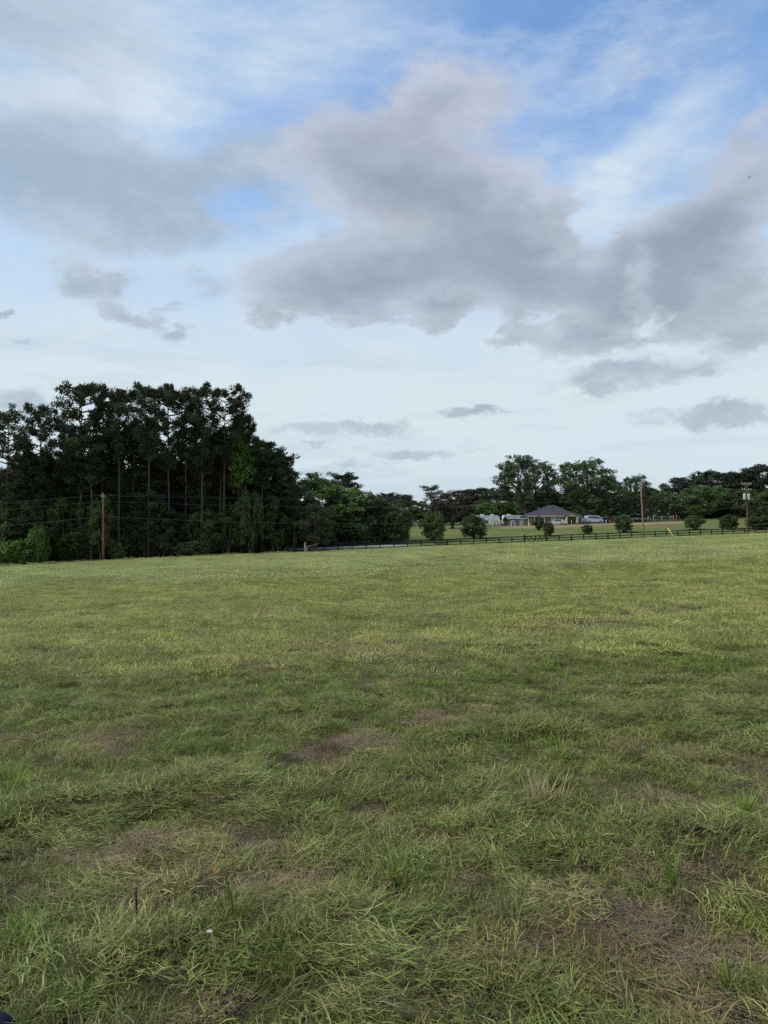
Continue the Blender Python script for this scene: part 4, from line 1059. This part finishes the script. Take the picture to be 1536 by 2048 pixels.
def scatter(name, label, meshes, pts, kind, rot, scl, dry):
    """one object of loose grass: patches of blades set on the points by geometry nodes"""
    col = bpy.data.collections.new(name + '_patches')
    for i, me in enumerate(meshes): col.objects.link(bpy.data.objects.new('%s_patch_%02d' % (name, i), me))
    me = bpy.data.meshes.new(name); n = len(pts)
    me.vertices.add(n); me.vertices.foreach_set('co', np.asarray(pts, np.float32).ravel())
    for nm, ty, v in (('patch', 'INT', kind), ('size', 'FLOAT', scl), ('dry', 'FLOAT', dry)):
        a = me.attributes.new(nm, ty, 'POINT'); a.data.foreach_set('value', np.asarray(v, np.int32 if ty == 'INT' else np.float32))
    a = me.attributes.new('turn', 'FLOAT_VECTOR', 'POINT'); a.data.foreach_set('vector', np.asarray(rot, np.float32).ravel())
    o = link(name, me)
    g = bpy.data.node_groups.new(name + '_scatter', 'GeometryNodeTree')
    g.interface.new_socket('Geometry', in_out='INPUT', socket_type='NodeSocketGeometry'); g.interface.new_socket('Geometry', in_out='OUTPUT', socket_type='NodeSocketGeometry')
    N = g.nodes; Lk = g.links
    gi, go = N.new('NodeGroupInput'), N.new('NodeGroupOutput'); ip = N.new('GeometryNodeInstanceOnPoints'); ci = N.new('GeometryNodeCollectionInfo')
    ci.inputs['Collection'].default_value = col; ci.inputs['Separate Children'].default_value = True; ci.inputs['Reset Children'].default_value = True
    ip.inputs['Pick Instance'].default_value = True
    def attr(nm, ty):
        a = N.new('GeometryNodeInputNamedAttribute'); a.data_type = ty; a.inputs[0].default_value = nm; return a.outputs[0]
    Lk.new(gi.outputs[0], ip.inputs['Points']); Lk.new(ci.outputs[0], ip.inputs['Instance']); Lk.new(attr('patch', 'INT'), ip.inputs['Instance Index'])
    e = N.new('FunctionNodeEulerToRotation'); Lk.new(attr('turn', 'FLOAT_VECTOR'), e.inputs[0]); Lk.new(e.outputs[0], ip.inputs['Rotation'])
    Lk.new(attr('size', 'FLOAT'), ip.inputs['Scale']); Lk.new(ip.outputs[0], go.inputs[0])
    md = o.modifiers.new('scatter', 'NODES'); md.node_group = g
    return tag(o, label, kind='stuff')

G = np.random.default_rng(12)
# worn, dead patches seen in the photograph: (x, y, radius)
WORN = [(*gpt(690, 1500), .38, 1.0), (*gpt(745, 1305), .8, .7), (*gpt(400, 1760), .5, .75), (*gpt(590, 1790), .3, .9), (*gpt(280, 1700), .25, .9), (*gpt(1180, 1890), .42, 1.0), (*gpt(1380, 1950), .4, .9),
        (*gpt(1150, 1250), .7, .7), (*gpt(560, 1330), .6, .7), (*gpt(1290, 1500), .35, .7), (*gpt(880, 1440), .3, .6), (*gpt(1480, 1540), .4, .7), (*gpt(330, 1820), .22, .8), (*gpt(1300, 1620), .3, .7), (*gpt(30, 1310), .6, .9),
        (*gpt(860, 1680), .18, .7), (*gpt(1420, 1740), .3, .6)]
def worn(x, y):
    o = np.zeros_like(x)
    for (a, b, r, m) in WORN:
        r = r * .78; o = np.maximum(o, m * np.exp(-(((x - a) ** 2 + ((y - b) * .85) ** 2) / (r * r)) ** 1.4))
    n = fbm(x * .9, y * .9, 31, 4)
    return np.clip(o * (.5 + fbm(x * 5, y * 5, 8, 2)) + smooth(.61, .75, n) * .42, 0, 1)
def field(y0, y1, per_m2, jitter=1.0):
    st = 1 / math.sqrt(per_m2)
    ys = np.arange(y0, y1, st); out = []
    xm = .56 * y1 + 2.5
    xx, yy = np.meshgrid(np.arange(-xm, xm, st), ys)
    xx = xx.ravel() + G.uniform(-.5, .5, xx.size) * st * jitter; yy = yy.ravel() + G.uniform(-.5, .5, yy.size) * st * jitter
    k = (np.abs(xx) < .56 * yy + 2.0) & (s_of(xx, yy) < 1.5)
    return xx[k], yy[k]
def turned(x, y, tilt=.06):
    n = len(x); e = .15
    gx = (h(x + e, y) - h(x - e, y)) / (2 * e); gy = (h(x, y + e) - h(x, y - e)) / (2 * e)
    # spin about the vertical first, then lean with the slope
    return np.stack([np.arctan(gy) + G.normal(0, tilt, n), -np.arctan(gx) + G.normal(0, tilt, n), np.zeros(n)], 1)

up_spec = lambda n, R, l=(.022, .075), w=(.002, .0048), lean=(8, 60): dict(n=n, R=R, length=l, width=w, lean=lean, curl=(5, 70), zlift=(0, .01), segs=2)
def clump(n, R, l, w, dome, db=0.0, lean=(52, 98)): return dict(n=n, R=R, length=l, width=w, lean=lean, curl=(-30, 80), zlift=(0, .012), segs=3, dirbias=db, kink=.34, dome=dome)
near_g = [patch('blades', G, M['grass'], [up_spec(330, .17)]) for _ in range(3)] + [patch('tuft', G, M['grass'], [dict(n=130, R=.08, length=(.04, .13), width=(.0022, .0052), lean=(4, 60), curl=(10, 85), zlift=(0, .01), segs=3, centred=True)]) for _ in range(4)]
near_h = [patch('hay', G, M['hay'], [clump(250, .13, (.035, .135), (.0017, .0046), .045)]) for _ in range(4)] + [patch('hay', G, M['hay'], [clump(190, .11, (.03, .105), (.002, .0055), .03, None)]) for _ in range(3)] + [patch('hay', G, M['hay'], [clump(34, .16, (.10, .24), (.0024, .0052), .045, 0.0, (62, 97))]) for _ in range(2)]
near_t = [patch('thatch', G, M['thatch'], [dict(n=70, R=.2, length=(.008, .03), width=(.005, .012), lean=(40, 100), curl=(-60, 90), zlift=(0, .012), segs=2, kink=.5), dict(n=420, R=.2, length=(.03, .14), width=(.0011, .0028), lean=(66, 100), curl=(-30, 50), zlift=(0, .018), segs=3, kink=.3)]) for _ in range(3)]
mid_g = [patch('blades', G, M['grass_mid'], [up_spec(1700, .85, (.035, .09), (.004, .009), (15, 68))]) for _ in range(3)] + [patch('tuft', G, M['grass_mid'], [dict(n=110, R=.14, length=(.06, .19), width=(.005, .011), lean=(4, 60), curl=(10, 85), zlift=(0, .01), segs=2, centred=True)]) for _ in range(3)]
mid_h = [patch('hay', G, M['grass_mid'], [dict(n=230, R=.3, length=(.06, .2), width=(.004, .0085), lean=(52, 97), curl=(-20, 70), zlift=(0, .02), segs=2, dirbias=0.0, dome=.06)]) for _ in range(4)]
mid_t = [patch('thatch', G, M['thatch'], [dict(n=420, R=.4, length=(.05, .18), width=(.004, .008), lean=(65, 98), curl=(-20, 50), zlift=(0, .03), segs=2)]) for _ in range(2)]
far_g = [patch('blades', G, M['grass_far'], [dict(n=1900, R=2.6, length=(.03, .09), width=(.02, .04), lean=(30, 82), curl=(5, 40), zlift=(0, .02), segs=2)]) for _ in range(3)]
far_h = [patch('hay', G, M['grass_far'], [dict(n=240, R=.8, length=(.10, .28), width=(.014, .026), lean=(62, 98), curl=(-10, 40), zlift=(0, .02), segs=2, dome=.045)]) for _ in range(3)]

def collect(sets):
    P, K, R_, Sc, D = [], [], [], [], []
    for x, y, k, sc, dr, zo in sets:
        z = h(x, y) + zo; rot = turned(x, y)
        P.append(np.stack([x, y, z], 1)); K.append(k); R_.append(rot); Sc.append(sc); D.append(dr)
    return np.concatenate(P), np.concatenate(K), np.concatenate(R_), np.concatenate(Sc), np.concatenate(D)
def spin(rot, z): rot[:, 2] = z; return rot

def sow():
    # growing grass
    x, y = field(1.6, 10.5, 27); w = worn(x, y); wr = windrow(x, y); k = (G.uniform(size=x.size) > w * .72) & (G.uniform(size=x.size) > np.clip(wr, 0, 1) * .5); x, y, w = x[k], y[k], w[k]
    a = (x, y, G.integers(0, 3, x.size), G.uniform(.7, 1.15, x.size), w * .6 + .1, 0)
    x, y = field(1.6, 11, 26); lush = fbm(x * .8, y * .8, 77, 3); w = worn(x, y); k = G.uniform(size=x.size) < np.clip(.10 + 1.0 * smooth(.46, .66, lush) - w * .8, .03, 1); x, y, lush = x[k], y[k], lush[k]
    a2 = (x, y, G.integers(3, 7, x.size), G.uniform(.5, 1.2, x.size), .02 - .2 * smooth(.5, .7, lush), 0)
    x, y = field(9.8, 36, 1.9); w = worn(x, y); k = G.uniform(size=x.size) > w * .6; x, y, w = x[k], y[k], w[k]
    b = (x, y, 7 + G.integers(0, 3, x.size), G.uniform(.8, 1.25, x.size), w * .5 + .12, 0)
    x, y = field(10, 40, 6); lush = fbm(x * .5, y * .8, 78, 3); k = G.uniform(size=x.size) < .08 + .8 * smooth(.48, .66, lush); x, y = x[k], y[k]
    b2 = (x, y, 10 + G.integers(0, 3, x.size), G.uniform(.6, 1.3, x.size), np.full(x.size, -.02), 0)
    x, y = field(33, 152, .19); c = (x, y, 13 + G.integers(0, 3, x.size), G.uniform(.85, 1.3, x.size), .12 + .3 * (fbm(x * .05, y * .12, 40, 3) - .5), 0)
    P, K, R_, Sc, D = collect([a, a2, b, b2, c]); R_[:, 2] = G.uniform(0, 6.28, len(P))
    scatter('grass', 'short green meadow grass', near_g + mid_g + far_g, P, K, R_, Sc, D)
    # cut grass lying in clumps and swathes
    def lay(x, y): return (fbm(x * 1.1, y * 1.1, 90, 2) - .5) * 9 + G.normal(0, .45, x.size)
    x, y = field(1.6, 10.8, 55); w = worn(x, y); wr = windrow(x, y); m = fbm(x * 3.0, y * 3.6, 55, 3)
    k = G.uniform(size=x.size) < np.clip(.16 + .75 * smooth(.40, .62, m) + wr - w * .75, .04, 1); x, y, w, wr = x[k], y[k], w[k], wr[k]
    u = G.uniform(size=x.size)
    a = (x, y, np.where(u < .54, G.integers(0, 4, x.size), np.where(u < .95, G.integers(4, 7, x.size), G.integers(7, 9, x.size))), G.uniform(.7, 1.3, x.size), w * .5 + .12, .004 + .03 * wr); ra = lay(x, y)
    x, y = field(9.8, 38, 7); wr = windrow(x, y); m = fbm(x * 1.4, y * 2.2, 56, 3); k = G.uniform(size=x.size) < np.clip(.14 + .75 * smooth(.42, .62, m) + wr, 0, 1); x, y = x[k], y[k]
    b = (x, y, 9 + G.integers(0, 4, x.size), G.uniform(.6, 1.25, x.size), worn(x, y) * .5 + .14, .004); rb = lay(x, y)
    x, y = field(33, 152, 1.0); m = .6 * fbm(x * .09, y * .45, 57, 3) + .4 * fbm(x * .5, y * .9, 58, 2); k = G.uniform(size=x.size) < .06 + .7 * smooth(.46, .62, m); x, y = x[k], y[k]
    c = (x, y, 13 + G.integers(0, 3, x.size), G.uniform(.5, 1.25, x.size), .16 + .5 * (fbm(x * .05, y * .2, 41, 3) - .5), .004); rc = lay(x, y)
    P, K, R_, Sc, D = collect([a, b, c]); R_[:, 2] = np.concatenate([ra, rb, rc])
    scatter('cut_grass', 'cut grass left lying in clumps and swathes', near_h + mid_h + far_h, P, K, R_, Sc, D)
    # dead thatch
    x, y = field(1.6, 10.5, 48); w = worn(x, y); k = G.uniform(size=x.size) < np.clip(.08 + 1.0 * w, 0, 1); x, y, w = x[k], y[k], w[k]
    a = (x, y, G.integers(0, 3, x.size), G.uniform(.7, 1.2, x.size), .2 + w * .5, .003)
    x, y = field(9.8, 40, 3.2); w = worn(x, y); k = G.uniform(size=x.size) < np.clip(.10 + .9 * w, 0, 1); x, y, w = x[k], y[k], w[k]
    b = (x, y, 3 + G.integers(0, 2, x.size), G.uniform(.6, 1.2, x.size), .2 + w * .5, .004)
    P, K, R_, Sc, D = collect([a, b]); R_[:, 2] = G.uniform(0, 6.28, len(P))
    scatter('dead_thatch', 'brown dead thatch in the worn patches', near_t + mid_t, P, K, R_, Sc, D)
sow()

# single plants and finds in the foreground
def tuft(px, py, n, R, length, width, material, label, cat, name, lean=(5, 55), dry=0.0):
    x, y = gpt(px, py)
    me = patch(name, G, material, [dict(n=n, R=R, length=length, width=width, lean=lean, curl=(10, 70), zlift=(0, .02), segs=3, centred=True)])
    o = link(name, me, loc=(x, y, hz(x, y) - .005)); tag(o, label, cat)
    return o
M['brown_tuft'] = grass_mat('brown_tuft', (.10, .055, .035), (.20, .12, .08), (.08, .045, .03), (.15, .09, .06), .5)
M['lush'] = grass_mat('lush_blades', (.085, .15, .015), (.26, .36, .055), (.12, .14, .05), (.22, .2, .1), -.3)
tuft(655, 1502, 260, .10, (.08, .26), (.003, .005), M['brown_tuft'], 'reddish brown dead grass clump on the bare patch in mid meadow', 'grass clump', 'dead_clump', (10, 75))
tuft(790, 1760, 95, .13, (.08, .24), (.0035, .0075), M['lush'], 'tall bright green grass tuft with broad drooping blades', 'grass tuft', 'grass_tuft', (5, 65))
tuft(1490, 1640, 60, .05, (.1, .22), (.004, .007), M['lush'], 'small upright green tuft close to the right edge', 'grass tuft', 'grass_tuft', (3, 25))
tuft(470, 1860, 70, .06, (.12, .32), (.003, .006), M['grass'], 'thin upright tuft left of the lush swathe at the bottom', 'grass tuft', 'grass_tuft', (5, 40))
tuft(45, 1900, 130, .09, (.08, .2), (.004, .008), M['lush'], 'green tuft near the lower left edge', 'grass tuft', 'grass_tuft', (5, 40))
tuft(1075, 1605, 170, .2, (.1, .26), (.003, .006), M['thatch'], 'straw coloured tuft of seed grass right of centre', 'grass tuft', 'straw_tuft', (3, 45))
tuft(1310, 1620, 50, .05, (.1, .26), (.004, .007), M['thatch'], 'pale straw stalks leaning over a worn patch', 'grass tuft', 'straw_tuft', (10, 50))
tuft(1345, 1770, 12, .02, (.15, .3), (.006, .01), M['lush'], 'few tall single green blades standing upright at lower right', 'grass tuft', 'grass_tuft', (2, 14))
x, y = gpt(430, 1756); R = empty('orange_flower', (x, y, hz(x, y) + .012), 'small orange blossom lying in the worn grass', 'flower')
for k in range(6):
    a = k * 1.05; p = link('petal', MB().add([(0, 0, 0), (.018, -.009, .012), (.036, 0, .008), (.018, .009, .012), (.018, 0, .004)], [(0, 1, 4), (1, 2, 4), (2, 3, 4), (3, 0, 4)]).mesh('petal', M['orangeleaf']), R); p.rotation_euler = (0, -.3, a)
x, y = gpt(406, 1946); R = empty('white_flower', (x, y, hz(x, y)), 'tiny white flower head on a stalk in the bottom swathe', 'flower')
link('stalk', MB().tube([(0, 0, 0), (.01, 0, .08), (.025, -.01, .14)], .0022, 5).mesh('stalk', M['lush']), R)
for k in range(7):
    a = k * .9; p = link('petal', MB().add([(0, 0, 0), (.008, -.004, .004), (.016, 0, .002), (.008, .004, .004), (.008, 0, .0)], [(0, 1, 4), (1, 2, 4), (2, 3, 4), (3, 0, 4)]).mesh('petal', M['white_bloom']), R, (.025, -.01, .14)); p.rotation_euler = (0, -.25, a)
x, y = gpt(272, 1868); o = link('broken_weed', MB().tube([(0, 0, -.02), (.004, 0, .08), (-.006, .01, .17), (.004, .01, .2)], [.005, .0045, .004, .002], 6).mesh('broken_weed', M['brown_tuft']), loc=(x, y, hz(x, y))); tag(o, 'dark reddish brown broken stem standing in the worn grass at lower left', 'stem')
# clods thrown up in the meadow
for px, py, r, lab in [(1148, 1138, .32, 'brown soil clod in the far meadow below the gate'), (1150, 1247, .16, 'dark clod in the meadow right of centre'), (310, 1306, .14, 'dark grassy lump in the left meadow'), (655, 1247, .12, 'small dark lump in the meadow at mid distance')]:
    d = px_dir(px, py); t = 8.0
    for _ in range(4000):
        if cam.location.z + d.z * t <= hz(d.x * t, d.y * t): break
        t += .05
    x, y = d.x * t, d.y * t; rg = np.random.default_rng(px)
    bm = bmesh.new(); bmesh.ops.create_icosphere(bm, subdivisions=3, radius=r)
    for v in bm.verts:
        k = 1 + .5 * (fbm(np.array([v.co.x * 5 / r * .3 + 9]), np.array([v.co.y * 5 / r * .3 + v.co.z * 4]), px, 3)[0] - .5)
        v.co = Vector((v.co.x * k * 1.5, v.co.y * k, v.co.z * k * .55))
    me = bpy.data.meshes.new('clod'); bm.to_mesh(me); bm.free(); me.materials.append(M['ground_clod'] if 'ground_clod' in M else M.setdefault('ground_clod', mat('clod_soil', (.10, .07, .045), .95, .1, var=.4, vscale=20, bump=.8)))
    o = link('clod', me, loc=(x, y, hz(x, y) + r * .1)); tag(o, lab, 'clod')
# navy shoe tip at the bottom left corner
x, y = gpt(-44, 2082)
R = empty('shoe', (x, y, hz(x, y)), 'dark navy rounded shoe tip poking in at the bottom left corner', 'shoe', None, .2)
sm = MB().tube([(-.16, 0, .05), (-.10, 0, .06), (0, 0, .06), (.07, 0, .055), (.10, 0, .045), (.115, 0, .04)], [.03, .05, .055, .045, .028, .006], 14)
link('upper', sm.mesh('shoe_upper', M['navy'], True), R)
link('sole', MB().tube([(-.16, 0, .012), (-.1, 0, .012), (0, 0, .012), (.07, 0, .012), (.12, 0, .012)], [.03, .05, .058, .05, .015], 12).mesh('shoe_sole', M['black'], True), R).scale.z = .5
